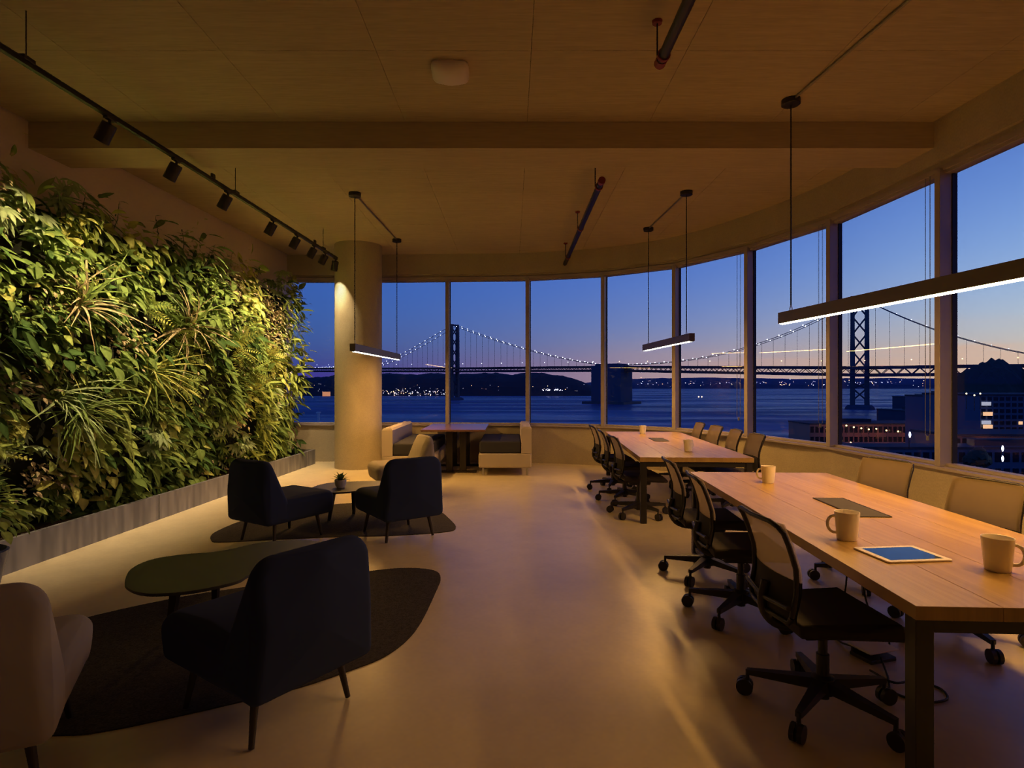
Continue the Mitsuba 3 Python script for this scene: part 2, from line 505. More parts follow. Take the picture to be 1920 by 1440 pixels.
def vcol(m, c, seed=0, var=0.18, rib=True):
    r = np.random.default_rng(seed)
    k = np.tile(np.asarray(c, float), (len(m.vertices), 1))
    k *= (1 + var * (r.random((len(k), 1)) - 0.5))
    if rib and len(k) % 3 == 0:
        k[1::3] = k[1::3] * 1.25 + 0.01
    return np.clip(k, 0, 1)


def frame(axis, up):
    x = np.asarray(axis, float)
    x = x / np.linalg.norm(x)
    y = np.cross(up, x)
    n = np.linalg.norm(y)
    y = np.cross((0.31, 0.2, 1), x) / np.linalg.norm(np.cross((0.31, 0.2, 1), x)) if n < 1e-3 else y / n
    z = np.cross(x, y)
    M = np.eye(4)
    M[:3, 0], M[:3, 1], M[:3, 2] = x, y, z
    return M


PALM = cat([leaf_mesh(1.0 - 0.12 * abs(a) / 70, 0.30, 4, 0.35).apply_transform(trimesh.transformations.rotation_matrix(math.radians(a), (0, 0, 1))) for a in (-105, -68, -33, 0, 33, 68, 105)])


def fern_mesh():
    ms = []
    for i in range(11):
        t = 0.12 + 0.085 * i
        w = 0.24 * math.sin(PI * (0.12 + 0.86 * t)) + 0.02
        for s in (-1, 1):
            l = leaf_mesh(w, 0.075, 2, 0.2)
            l.apply_transform(trimesh.transformations.rotation_matrix(s * math.radians(68), (0, 0, 1)))
            l.apply_translation((t, 0, -0.42 * t * t))
            ms.append(l)
    return cat(ms)


LEAF = {  # kind: (unit mesh, size range, tones)
    'ovate': (leaf_mesh(1, 0.56, 5, 0.28), (0.11, 0.20), ('dark', 'mid', 'bright')),
    'lance': (leaf_mesh(1, 0.26, 5, 0.30), (0.15, 0.27), ('dark', 'mid', 'bright')),
    'heart': (leaf_mesh(1, 0.74, 5, 0.30, 0.10, 0.32), (0.09, 0.15), ('mid', 'bright', 'yellow')),
    'palm': (PALM, (0.12, 0.18), ('dark', 'mid', 'pale')),
    'fern': (fern_mesh(), (0.26, 0.40), ('mid', 'bright', 'yellow')),
    'strap': (leaf_mesh(1, 0.05, 7, 0.95, 0.2, 0.4, 0.35), (0.34, 0.62), ('mid', 'pale', 'yellow')),
    'small': (leaf_mesh(1, 0.55, 3, 0.2), (0.045, 0.075), ('mid', 'bright', 'tan')),
}
for kind, (m, sz, tones) in LEAF.items():
    for tone in GREENS:
        scene[f'leafgroup_{kind}_{tone}'] = {'type': 'shapegroup', 'leaf': mikit.ply(m, 'leaf_mat', smooth=True, color=vcol(m, GREENS[tone], len(tone)))}


def leaf_pose(kind, r, crown, out, spread=1.0):
    """crown point, outward direction -> 4x4 of one leaf"""
    az = r.gauss(0, 0.62) * spread
    elv = r.gauss(0.25, 0.5)
    side = np.array([-out[1], out[0], 0])
    d = out * math.cos(az) * math.cos(elv) + side * math.sin(az) * math.cos(elv) + np.array([0, 0, 1]) * math.sin(elv)
    lo, hi = LEAF[kind][1]
    s = r.uniform(lo, hi)
    if kind in ('strap', 'fern'):
        base = crown + d * 0.03
        ax = d + np.array([0, 0, 0.15])
    else:
        base = crown + d * abs(r.gauss(0.0, 0.10)) + side * r.gauss(0, 0.11) + np.array([0, 0, r.gauss(0, 0.11)])
        ax = d * 0.8 + np.array([0, 0, -r.uniform(0.15, 0.95)])
    up = out * 0.75 + np.array([0, 0, 0.8]) + np.array([r.gauss(0, 0.25), r.gauss(0, 0.25), 0])
    M = frame(ax, up)
    M[:3, :3] *= s
    M[:3, 3] = base
    return M


def inst(group, M):
    return {'type': 'instance', 'sg': {'type': 'ref', 'id': group}, 'to_world': T(M)}


# whole-plant prototypes (used where the single leaves are too small to pick apart)
PROTO = {}


def plant_mesh(kind, tone, seed, count):
    r = random.Random(seed)
    ms, cs = [], []
    for i in range(count):
        M = leaf_pose(kind, r, np.zeros(3), np.array([1.0, 0, 0]))
        m = LEAF[kind][0].copy()
        tn = tone if r.random() < 0.75 else r.choice(LEAF[kind][2])
        cs.append(vcol(m, np.array(GREENS[tn]) * r.uniform(0.75, 1.25), i))
        ms.append(m.apply_transform(M))
    return cat(ms), np.vstack(cs)


def proto(kind, tone, variant, count):
    k = f'plantgroup_{kind}_{tone}_{variant}'
    if k not in scene:
        m, c = plant_mesh(kind, tone, hash_seed(kind, tone, variant), count)
        scene[k] = {'type': 'shapegroup', 'foliage': mikit.ply(m, 'leaf_mat', smooth=True, color=c)}
    return k


def hash_seed(*a):
    return sum((i + 1) * 131 * sum(map(ord, str(x))) for i, x in enumerate(a)) % 100003


COUNT = {'ovate': 30, 'lance': 32, 'heart': 42, 'palm': 15, 'fern': 15, 'strap': 46, 'small': 120}
WORD = {'ovate': 'broad oval-leaved plant', 'lance': 'plant with long pointed leaves', 'heart': 'plant with heart-shaped leaves', 'palm': 'plant with fingered palm-like leaves',
        'fern': 'feathery fern', 'strap': 'arching grass-like plant', 'small': 'bushy small-leaved plant'}
TONEWORD = {'dark': 'dark green', 'mid': 'green', 'bright': 'bright green', 'yellow': 'yellow-green', 'tan': 'tan', 'pale': 'pale green', 'wine': 'reddish'}

# the planting panel behind the plants
lwk = thing('living_wall_panel', 'dark felt planting panel behind the leaves of the living wall', 'panel')
scene[lwk] = ply(extrude(sg.Polygon([(wall_x(3.6) + 0.01, 3.6), (wall_x(11.0) + 0.01, 11.0), (wall_x(11.0) + 0.13, 11.0), (wall_x(3.6) + 0.13, 3.6)]), 0.03, 3.16), 'felt', False)


def bank(y, z):
    """how far the planting stands off the wall"""
    return 0.24 + 0.16 * math.sin(PI * min(1, max(0, (z - 0.1) / 3.3))) + 0.07 * math.sin(2.1 * y + 1.3 * z) + 0.05 * math.sin(5.3 * y - 2.9 * z)


def zone(y, z):
    if y > 10.2:
        return 'at the window end of the living wall'
    if z > 2.85:
        return 'along the top edge of the living wall'
    if z < 0.62:
        return 'at the foot of the living wall'
    h = 'upper' if z > 1.75 else 'lower'
    if y < 5.6:
        return f'in the {h} near part of the living wall'
    if y > 8.3:
        return f'in the {h} far half of the living wall'
    return f'in the {h} middle of the living wall'


plants = []
row = 0
z = 0.32
while z < 3.22:
    y = 4.0 + (row % 2) * 0.19
    while y < 10.98:
        yy, zz = y + R.uniform(-0.09, 0.09), z + R.uniform(-0.08, 0.08)
        if zz > 3.0 and R.random() < 0.12:
            y += 0.38
            continue
        q = meshkit.noise(np.array([yy * 1.1, zz * 1.25, 3.3]), 5) + 0.22 * (R.random() - 0.5)
        kinds = ['lance', 'ovate', 'heart', 'palm', 'lance', 'small', 'ovate', 'heart', 'lance', 'fern', 'palm']
        kind = kinds[int(min(0.999, max(0, (q - 0.12) / 0.76)) * len(kinds))]
        warm = meshkit.noise(np.array([yy * 0.9 + 7, zz * 1.0, 9.1]), 2) + 0.18 * (R.random() - 0.5) + 0.05 * (yy - 6) / 4
        tones = LEAF[kind][2]
        tone = tones[0] if warm < 0.40 else tones[1] if warm < 0.60 else tones[2]
        plants.append([yy, zz, kind, tone])
        y += 0.36
    z += 0.285
    row += 1
# what stands out in the photograph
feature = [(5.35, 1.32, 'strap', 'pale'), (5.55, 1.15, 'strap', 'mid'), (6.25, 1.95, 'small', 'tan'), (7.35, 2.15, 'strap', 'tan'), (4.45, 1.72, 'lance', 'pale'), (5.05, 0.95, 'palm', 'pale'),
           (5.6, 2.2, 'strap', 'tan'), (6.7, 1.55, 'strap', 'yellow'), (10.75, 1.25, 'small', 'tan'), (8.4, 2.0, 'fern', 'yellow'), (9.5, 1.9, 'fern', 'yellow'), (4.75, 0.7, 'palm', 'dark')]
for yy, zz, kd, tn in feature:
    plants = [p for p in plants if (p[0] - yy) ** 2 + (p[1] - zz) ** 2 > 0.17 ** 2]
    plants.append([yy, zz, kd, tn])
plants.sort()
NEAR_Y = 7.2
for n, (yy, zz, kind, tone) in enumerate(plants):
    lab = f'{TONEWORD[tone]} {WORD[kind]} {zone(yy, zz)}'
    k = thing('wall_plant', lab, 'plant', lab.replace(' plant ', ' plants ', 1) if ' plant ' in lab else lab.replace(' fern ', ' ferns ', 1))
    crown = np.array([wall_x(yy) + bank(yy, zz), yy, zz])
    a = R.gauss(0, 0.16) - 0.10
    if yy > 10.7:
        a += 0.5
    out = np.array([math.cos(a), math.sin(a), 0.0])
    if yy < NEAR_Y and kind not in ('strap', 'small'):
        r = random.Random(1000 + n)
        part(k, 'stem', ply(tube([(wall_x(yy) + 0.10, yy, zz - 0.04), crown + out * 0.02], [0.012, 0.006], 5), 'stem_mat'))
        for i in range(COUNT[kind]):
            tn = tone if r.random() < 0.72 else r.choice(LEAF[kind][2])
            part(k, 'leaf', inst(f'leafgroup_{kind}_{tn}', leaf_pose(kind, r, crown, out)))
    else:
        g = proto(kind, tone, n % 3, COUNT[kind])
        M = pose(*crown, a, R.uniform(0.9, 1.15))
        part(k, 'foliage', inst(g, M), kind='stuff')

# shoots that rise above the top edge
for yy, zz in [(4.75, 3.18), (5.75, 3.22), (6.25, 3.26), (7.0, 3.3), (7.5, 3.33), (8.0, 3.32), (8.55, 3.3), (9.3, 3.24)]:
    lab = 'thin dark shoot with small leaves rising above the top edge of the living wall'
    k = thing('wall_shoot', lab, 'shoot', 'shoots above the living wall')
    r = random.Random(int(yy * 100))
    base = np.array([wall_x(yy) + 0.3, yy, zz - 0.2])
    top = base + np.array([r.uniform(0, 0.12), r.uniform(-0.1, 0.14), r.uniform(0.3, 0.42)])
    part(k, 'stem', ply(tube([base, (base + top) / 2 + np.array([0.03, 0, 0]), top], [0.005, 0.004, 0.002], 5), 'stem_mat'))
    for i in range(9):
        t = 0.3 + 0.7 * i / 8
        c = base + (top - base) * t
        an = r.uniform(-2.5, 2.5)
        M = frame((math.cos(an), math.sin(an), r.uniform(-0.1, 0.5)), (0, 0, 1))
        M[:3, :3] *= r.uniform(0.05, 0.10)
        M[:3, 3] = c
        part(k, 'leaf', inst('leafgroup_lance_dark', M))

# metal planters at its foot


def planter_x(y):
    return -4.17 + 0.042 * y


for i, (ya, yb) in enumerate([(4.42, 6.474), (6.486, 8.90), (8.912, 11.05)]):
    k = thing('planter', ['galvanised metal planter trough nearest the camera under the living wall', 'middle galvanised metal planter trough under the living wall',
                          'far galvanised metal planter trough reaching to the windows'][i], 'planter', None)
    def quad(a0, a1):
        return sg.Polygon([(planter_x(ya) + a0, ya), (planter_x(yb) + a0, yb), (planter_x(yb) + a1, yb), (planter_x(ya) + a1, ya)])
    part(k, 'front_panel', ply(extrude(quad(-0.02, 0.0), 0.0, 0.27), 'planter_mat', False))
    part(k, 'rim', ply(extrude(quad(-0.045, -0.02), 0.25, 0.27), 'planter_mat', False))
    for ye in (ya, yb - 0.012):
        part(k, 'end_panel', ply(bx(planter_x(ye) - 0.5, planter_x(ye) - 0.02, ye, ye + 0.012, 0, 0.27), 'planter_mat', False))
    part(k, 'soil', ply(extrude(quad(-0.5, -0.021), 0.02, 0.2), 'soil', False), label='dark soil')

# bushy potted plant at the left edge of the frame
k = thing('potted_bush', 'bushy green plant in a blue pot at the left edge before the planter', 'plant')
part(k, 'pot', ply(lathe([(0, 0), (0.17, 0), (0.235, 0.30), (0.22, 0.31), (0.2, 0.27), (0, 0.26)], 32), 'blue_glaze', 40), pose(-3.86, 4.15, 0), label='blue pot')
r = random.Random(4)
for i in range(150):
    a, e = r.uniform(0, 2 * PI), r.uniform(-0.35, 1.3)
    d = np.array([math.cos(a) * math.cos(e), math.sin(a) * math.cos(e), math.sin(e)])
    M = frame(d + np.array([0, 0, -0.4]), d * 0.4 + np.array([0, 0, 1]))
    M[:3, :3] *= r.uniform(0.07, 0.12)
    M[:3, 3] = np.array([-3.80, 4.15, 0.56]) + d * np.array([0.28, 0.28, 0.36]) * r.uniform(0.5, 1.0)
    part(k, 'leaf', inst(f"leafgroup_ovate_{r.choice(['pale', 'bright', 'mid', 'mid'])}", M))

# ------------------------------------------------------------------ track lights
def track_x(y):
    return -3.42 + 0.042 * y


k = thing('light_track', 'long black lighting track hung below the ceiling along the living wall', 'light track')
ya, yb, zt = -1.0, 10.03, 3.63
pr = sg.Polygon([(track_x(ya) - 0.018, ya), (track_x(yb) - 0.018, yb), (track_x(yb) + 0.018, yb), (track_x(ya) + 0.018, ya)])
part(k, 'rail', ply(cat(extrude(pr, zt, zt + 0.032), extrude(pr.buffer(0.006), zt + 0.026, zt + 0.036)), 'black_metal', False))
for y in (0.6, 3.93, 6.66, 9.4):
    part(k, 'hanger', ply(cyl(track_x(y), y, zt + 0.03, CEIL, 0.004, 8), 'black_metal'))
    part(k, 'bracket', ply(cbox(track_x(y) - 0.028, track_x(y) + 0.028, y - 0.05, y + 0.05, zt + 0.03, zt + 0.06), 'black_metal', False))
for y in (6.2, 9.05):
    part(k, 'connector', ply(cbox(track_x(y) - 0.014, track_x(y) + 0.014, y - 0.03, y + 0.03, zt + 0.03, zt + 0.09), 'black_metal', False))
spot_body = cat(lathe([(0.0, 0.16), (0.052, 0.16), (0.056, 0.15), (0.056, 0.0), (0.049, 0.0), (0.046, 0.06), (0.0, 0.07)], 28))
spot_ply = ply(spot_body, 'black_metal', 35)
stem_ply = ply(cat(cyl(0, 0, -0.05, 0.0, 0.011, 12), cbox(-0.02, 0.02, -0.055, 0.055, -0.018, 0.002)), 'black_metal')
lens_ply = ply(lathe([(0.0, 0.045), (0.045, 0.045), (0.045, 0.05), (0, 0.05)], 24), 'white_plastic')
ORD = ['first', 'second', 'third', 'fourth', 'fifth', 'sixth', 'seventh', 'last']
for i, y in enumerate([4.70, 5.57, 6.50, 7.62, 8.38, 9.02, 9.50, 9.97]):
    k = thing('track_spotlight', f'{ORD[i]} black cylinder spotlight on the track, counted from the camera', 'spotlight')
    x = track_x(y)
    part(k, 'adapter', stem_ply, pose(x, y, zt))
    tgt = np.array([wall_x(y) + 0.22, y + 0.2, 1.60]) if i < 7 else np.array([-3.75, 10.9, 0.9])
    p = np.array([x, y, zt - 0.05])
    d = (tgt - p) / np.linalg.norm(tgt - p)
    M = frame(np.cross((0, 1, 0), -d), -d)
    M = np.eye(4)
    zax = -d
    xax = np.cross((0, 1, 0), zax)
    xax /= np.linalg.norm(xax)
    M[:3, 0], M[:3, 1], M[:3, 2], M[:3, 3] = xax, np.cross(zax, xax), zax, p + d * 0.155
    part(k, 'head', spot_ply, M)
    part(k, 'lens', lens_ply, M)
    o = p + d * 0.16
    scene[f'spot_light_{i}'] = {'type': 'spot', 'to_world': T().look_at(origin=o.tolist(), target=tgt.tolist(), up=[0, 1, 0.01]),
                                'intensity': rgb(np.array(SPOT) * (1.0, 1.0, 1.0, 0.9, 0.8, 0.75, 0.75, 0.8)[i]), 'cutoff_angle': 40.0 if i < 7 else 46.0, 'beam_width': 8.0, 'sampling_weight': 1.0}

# ------------------------------------------------------------------ linear pendants


def pendant(label, A, B, zbot, canopies, weight):
    k = thing('pendant_light', label, 'pendant light')
    A, B = np.array(A), np.array(B)
    L = np.linalg.norm(B - A)
    rz = math.atan2(B[1] - A[1], B[0] - A[0])
    M = pose(A[0], A[1], zbot, rz)
    hw, h = 0.036, 0.098
    prof = cat(cbox(0, L, -hw, -hw + 0.008, 0, h, 0.002), cbox(0, L, hw - 0.008, hw, 0, h, 0.002), cbox(0, L, -hw, hw, h - 0.03, h, 0.002))
    part(k, 'housing', ply(prof, 'pendant_mat', False), M)
    part(k, 'end_cap', ply(cbox(-0.006, 0.0, -hw, hw, 0, h, 0.001), 'pendant_mat', False), M)
    part(k, 'end_cap', ply(cbox(L, L + 0.006, -hw, hw, 0, h, 0.001), 'pendant_mat', False), M)
    # an opal half-round lens under the housing
    w, v, f, ns = hw - 0.0085, [], [], 8
    for xx in (0.002, L - 0.002):
        for q in range(ns + 1):
            v.append((xx, -w * math.cos(PI * q / ns), 0.003 - 0.014 * math.sin(PI * q / ns)))
    for q in range(ns):
        f += [(q, q + 1, ns + 2 + q), (q, ns + 2 + q, ns + 1 + q)]
    dm = trimesh.Trimesh(v, f, process=False)
    if (dm.face_normals[:, 2].mean()) > 0:
        dm.invert()
    part(k, 'diffuser', {**ply(dm, 'white_plastic', False), 'emitter': emit(PENDANT, weight)}, M, label='glowing warm white strip')
    for c in canopies:
        s = c / L
        p = A + (B - A) * s
        part(k, 'cable', ply(cat(cyl(p[0], p[1], zbot + h + 0.05, CEIL - 0.02, 0.006, 8)), 'black_metal'))
        part(k, 'clip', ply(cat(tube([(p[0], p[1], zbot + h + 0.055), (p[0], p[1] + 0.022, zbot + h + 0.02), (p[0], p[1] + 0.014, zbot + h)], 0.0035, 6),
                                tube([(p[0], p[1], zbot + h + 0.055), (p[0], p[1] - 0.022, zbot + h + 0.02), (p[0], p[1] - 0.014, zbot + h)], 0.0035, 6)), 'silver'))
        part(k, 'canopy', ply(lathe([(0, -0.05), (0.07, -0.05), (0.078, -0.044), (0.078, 0), (0, 0)], 32), 'black_metal', 40), pose(p[0], p[1], CEIL))
    p, q = A + (B - A) * canopies[0] / L, A + (B - A) * canopies[-1] / L
    part(k, 'conduit', ply(tube([(p[0], p[1], CEIL - 0.014), (q[0], q[1], CEIL - 0.014)], 0.011, 8), 'conduit_mat'), label='thin conduit on the ceiling')
    return k


pendant('long black linear pendant light over the near meeting table', (2.725, 2.06), (2.44, 5.30), 2.045, [0.93, 3.11], 4.0)
pendant('black linear pendant light over the far meeting table', (2.275, 7.42), (2.175, 9.62), 2.045, [0.2, 1.98], 2.0)
pendant('black linear pendant light hanging beside the column near the booth', (-2.06, 7.58), (-1.985, 10.25), 1.925, [0.1, 2.55], 2.0)

# suspended pipes
for lab, x, y0, y1, z, hs, ends in [('short end of a black pipe hung under the ceiling before the beam', 1.045, -2.0, 4.12, 3.765, [0.5, 4.04], [1]),
                                    ('black pipe with a red cap hung under the ceiling behind the beam', 0.995, 6.52, 11.14, 3.755, [6.7, 8.5, 10.4], [0])]:
    k = thing('ceiling_pipe', lab, 'pipe')
    part(k, 'pipe', ply(tube([(x, y0, z), (x, y1, z)], 0.036, 16), 'black_metal'))
    for e in ends:
        yy = (y0, y1)[e]
        part(k, 'end_cap', ply(tube([(x, yy - 0.035, z), (x, yy + 0.035, z)], 0.040, 16), 'red_paint'), label='red end cap')
    for y in hs:
        part(k, 'hanger_rod', ply(cyl(x - 0.045, y, z, CEIL, 0.006, 8), 'black_metal'))
        part(k, 'hanger_clamp', ply(tube([(x, y - 0.015, z), (x, y + 0.015, z)], 0.045, 16), 'red_paint'))
        part(k, 'ceiling_plate', ply(lathe([(0, -0.02), (0.032, -0.02), (0.036, 0), (0, 0)], 20), 'red_paint'), pose(x - 0.045, y, CEIL))

# round-cornered white disc on the ceiling
sq = sg.box(-0.1, -0.1, 0.1, 0.1).buffer(0.05)
disc = cat([extrude(sq.buffer(-0.004 * i * i / 3), -0.012 * (i + 1) - 0.012, -0.012 * i - 0.012) for i in range(5)] + [extrude(sg.box(-0.09, -0.09, 0.09, 0.09), -0.012, 0)])
k = thing('access_point', 'white rounded wireless unit fixed to the ceiling', 'ceiling unit')
part(k, 'cover', ply(tm(ball_hull([(sx * 0.085, sy * 0.085, -0.03, 0.062) for sx in (-1, 1) for sy in (-1, 1)] + [(sx * 0.06, sy * 0.06, -0.06, 0.055) for sx in (-1, 1) for sy in (-1, 1)] + [(0.055 * math.cos(t), 0.055 * math.sin(t), -0.03, 0.095) for t in np.arange(8) * PI / 4], 28).trim_by_plane((0, 0, -1), 0.0)), 'white_plastic', 50), pose(-0.49, 4.66, CEIL, 0.05) @ np.diag([1.0, 1.0, 0.72, 1.0]))
part(k, 'mounting_plate', ply(cbox(-0.09, 0.09, -0.09, 0.09, -0.02, 0), 'white_plastic', False), pose(-0.49, 4.66, CEIL, 0.05))

# ------------------------------------------------------------------ rugs
rug1 = [(-2.79, 3.68), (-2.43, 4.04), (-2.03, 4.29), (-1.19, 4.67), (-0.867, 4.77), (-0.63, 4.71), (-0.55, 4.52), (-0.55, 4.18), (-0.57, 3.71), (-0.61, 3.44), (-0.70, 3.22), (-0.84, 3.07),
        (-1.05, 2.89), (-1.28, 2.76), (-1.57, 2.61), (-1.75, 2.53), (-1.89, 2.50), (-2.15, 2.52), (-2.5, 2.68), (-2.85, 2.95), (-3.0, 3.3)]
rug2 = [(-2.88, 5.62), (-2.73, 5.55), (-2.21, 5.66), (-1.67, 5.75), (-1.195, 5.79), (-0.685, 5.93), (-0.585, 6.1), (-0.68, 6.47), (-0.89, 6.96), (-1.3, 7.3), (-1.9, 7.4), (-2.5, 7.1), (-2.9, 6.6), (-3.0, 5.95)]
for pts, lab in ((rug1, 'dark grey kidney-shaped rug under the near coffee table'), (rug2, 'dark grey kidney-shaped rug under the far coffee table')):
    solo('rug', ply(extrude(smooth_closed(pts, 8), 0.0005, 0.006, 0.002), 'rug_mat', False), lab, 'rug')

# ------------------------------------------------------------------ lounge chairs
seat_m = ball_hull([(sx, sy, zz, rr) for sx, sy, zz, rr in [
    (-0.28, -0.25, 0.26, 0.055), (-0.28, 0.25, 0.26, 0.055), (0.32, -0.255, 0.27, 0.06), (0.32, 0.255, 0.27, 0.06),
    (0.315, -0.245, 0.36, 0.08), (0.315, 0.245, 0.36, 0.08), (-0.28, -0.25, 0.37, 0.055), (-0.28, 0.25, 0.37, 0.055), (0.1, -0.22, 0.385, 0.06), (0.1, 0.22, 0.385, 0.06)]], 28)
top = [(-0.335, sy * math.cos(t) * 0.055 + sy * 0.19, 0.682 + 0.058 * math.sin(t), 0.052) for sy in (-1, 1) for t in np.linspace(0, PI / 2, 5)]
back_m = ball_hull(top + [(-0.375, 0, 0.735, 0.05), (-0.385, 0, 0.45, 0.05), (-0.335, -0.262, 0.26, 0.052), (-0.335, 0.262, 0.26, 0.052), (-0.36, -0.24, 0.5, 0.05), (-0.36, 0.24, 0.5, 0.05),
                          (-0.29, -0.205, 0.66, 0.05), (-0.29, 0.205, 0.66, 0.05), (-0.20, -0.262, 0.40, 0.05), (-0.20, 0.262, 0.40, 0.05), (-0.19, -0.262, 0.27, 0.05), (-0.19, 0.262, 0.27, 0.05)], 28)


def soften(man, n=3):
    m = tm(man.refine_to_length(0.035))
    m = trimesh.Trimesh(m.vertices, m.faces, process=True)
    trimesh.smoothing.filter_taubin(m, 0.5, 0.52, n * 4)
    return m


seat_mesh, back_mesh = soften(seat_m), soften(back_m)
legs = [tube([(0.235 * sx, 0.205 * sy, 0.24), (0.268 * sx, 0.246 * sy, 0.0)], [0.02, 0.012], 12) for sx in (-1, 1) for sy in (-1, 1)]
CH = {}
for fab in ('navy_fabric', 'taupe_fabric'):
    CH[fab] = (ply(seat_mesh, fab, True), ply(back_mesh, fab, True), [ply(l, 'dark_leg', 40) for l in legs])


def armchair(fab, x, y, deg, label, rug_z=0.0, s=1.0):
    k = thing('lounge_chair', label, 'armchair')
    M = pose(x, y, rug_z, math.radians(deg), s)
    part(k, 'seat', CH[fab][0], M)
    part(k, 'backrest', CH[fab][1], M)
    for l in CH[fab][2]:
        part(k, 'leg', l, M)
    return k


armchair('navy_fabric', -1.145, 2.755, 145, 'large navy blue lounge chair nearest the camera, seen from behind', 0.006)
armchair('navy_fabric', -2.24, 5.72, 58, 'navy blue lounge chair beside the planter, left of the small potted plant', 0.006)
armchair('navy_fabric', -1.14, 5.87, 126, 'navy blue lounge chair on the right end of the far rug', 0.006)
armchair('taupe_fabric', -1.52, 8.0, 205, 'olive taupe lounge chair between the far coffee table and the booth')
armchair('taupe_fabric', -2.08, 2.28, 117, 'taupe lounge chair cut off by the left edge in the foreground', 0.006)

# ------------------------------------------------------------------ coffee tables
ct1 = [(-2.17, 3.29), (-2.27, 3.50), (-2.26, 3.68), (-2.13, 3.79), (-1.97, 3.84), (-1.87, 3.92), (-1.76, 4.06), (-1.60, 4.13), (-1.42, 4.13), (-1.27, 4.02), (-1.21, 3.84), (-1.28, 3.66),
       (-1.42, 3.53), (-1.51, 3.40), (-1.53, 3.28), (-1.63, 3.17), (-1.75, 3.10), (-1.92, 3.08), (-2.07, 3.16)]
ct2 = [(-2.21, 6.52), (-2.19, 6.34), (-2.05, 6.22), (-1.85, 6.2), (-1.67, 6.28), (-1.55, 6.40), (-1.41, 6.46), (-1.29, 6.6), (-1.30, 6.80), (-1.46, 6.92), (-1.67, 6.94), (-1.87, 6.9), (-2.07, 6.84), (-2.18, 6.7)]
for pts, zt2, rz_, lg, lab in ((ct1, 0.40, 0.007, [(-2.02, 3.45), (-1.95, 3.85), (-1.68, 3.98), (-1.50, 3.62)], 'dark kidney-shaped coffee table on the near rug'),
                               (ct2, 0.355, 0.007, [(-2.0, 6.42), (-1.82, 6.75), (-1.5, 6.66)], 'dark kidney-shaped coffee table holding the small potted plant')):
    k = thing('coffee_table', lab, 'coffee table')
    P = smooth_closed(pts, 8)
    part(k, 'tabletop', ply(cat(extrude(P.buffer(-0.006), zt2 - 0.018, zt2 - 0.012), extrude(P, zt2 - 0.012, zt2, 0.002)), 'coffee_top', False))
    cx, cy = P.centroid.x, P.centroid.y
    for (lx, ly) in lg:
        d = np.array([lx - cx, ly - cy])
        d /= np.linalg.norm(d)
        tp = np.array([lx, ly]) - d * 0.05
        m = hull_pts([(x + sx * w, y + sy * w2, zz) for (x, y, zz, w, w2) in ((tp[0], tp[1], zt2 - 0.018, 0.026, 0.026), (lx, ly, rz_, 0.014, 0.014)) for sx in (-1, 1) for sy in (-1, 1)])
        part(k, 'leg', ply(m, 'dark_leg', False))

# little potted succulent
k = thing('potted_plant', 'small spiky plant in a white pot on the far coffee table', 'potted plant')
px_, py_ = -1.90, 6.50
part(k, 'pot', ply(lathe([(0, 0), (0.04, 0), (0.058, 0.03), (0.066, 0.085), (0.060, 0.088), (0.055, 0.07), (0, 0.066)], 32), 'pot_white', 40), pose(px_, py_, 0.355), label='white pot')
r = random.Random(2)
for i in range(26):
    a, e = i * 2.4, 0.35 + 1.15 * (i / 26)
    d = np.array([math.cos(a) * math.cos(e), math.sin(a) * math.cos(e), math.sin(e)])
    M = frame(d, (0.01, 0.02, 1))
    M[:3, :3] *= 0.095 + 0.02 * r.random()
    M[:3, 3] = (px_, py_, 0.425)
    part(k, 'leaf', inst('leafgroup_lance_dark', M))

# ------------------------------------------------------------------ booth
def bench(lab, x0, x1, y0, y1, back_right, zt_):
    k = thing('booth_bench', lab, 'bench')
    part(k, 'base', ply(cbox(x0, x1, y0, y1, 0.13, 0.365, 0.02), 'cream_fabric', 30))
    bw = 0.17
    if back_right:
        bx0, bx1, sx0, sx1 = x1 - bw, x1, x0 + 0.01, x1 - bw
    else:
        bx0, bx1, sx0, sx1 = x0, x0 + bw, x0 + bw, x1 - 0.01
    lean = -0.05 if back_right else 0.05
    h = hull_pts([(a + (0 if zz < 0.5 else 0), b, zz) for a in (bx0, bx1) for b in (y0 + 0.01, y1) for zz in (0.365, zt_ - 0.03)] + [(a, b, zt_) for a in (bx0 + 0.025, bx1 - 0.025) for b in (y0 + 0.03, y1 - 0.02)])
    part(k, 'backrest', ply(h, 'cream_fabric', 30))
    part(k, 'seat_cushion', ply(tm(ball_hull([(a, b, zz, 0.03) for a in (sx0 + 0.03, sx1 - 0.03) for b in (y0 + 0.05, y1 - 0.03) for zz in (0.40, 0.53)], 16)), 'charcoal_fabric', 40), label='dark seat cushion')
    for a in (x0 + 0.07, x1 - 0.07):
        for b in (y0 + 0.08, y1 - 0.08):
            part(k, 'leg', ply(cyl(a, b, 0.0, 0.14, 0.018, 14), 'silver'))


bench('cream booth bench with a dark cushion right of the booth table', -0.545, 0.32, 9.56, 11.10, True, 0.80)
bench('cream booth bench with its back to the column left of the booth table', -2.05, -1.25, 9.22, 11.05, False, 0.80)
k = thing('booth_table', 'dark reddish wooden booth table between the two benches', 'table')
part(k, 'tabletop', ply(cbox(-1.50, -0.44, 9.62, 11.12, 0.715, 0.75, 0.005), 'booth_wood', False))
for y in (9.95, 10.75):
    for x in (-1.06, -0.83):
        part(k, 'leg', ply(cbox(x - 0.055, x + 0.055, y - 0.04, y + 0.04, 0.03, 0.715, 0.006), 'dark_leg', False))
    part(k, 'foot', ply(cbox(-1.3, -0.6, y - 0.05, y + 0.05, 0, 0.03, 0.006), 'dark_leg', False))

# ------------------------------------------------------------------ meeting tables
TZ = 0.716


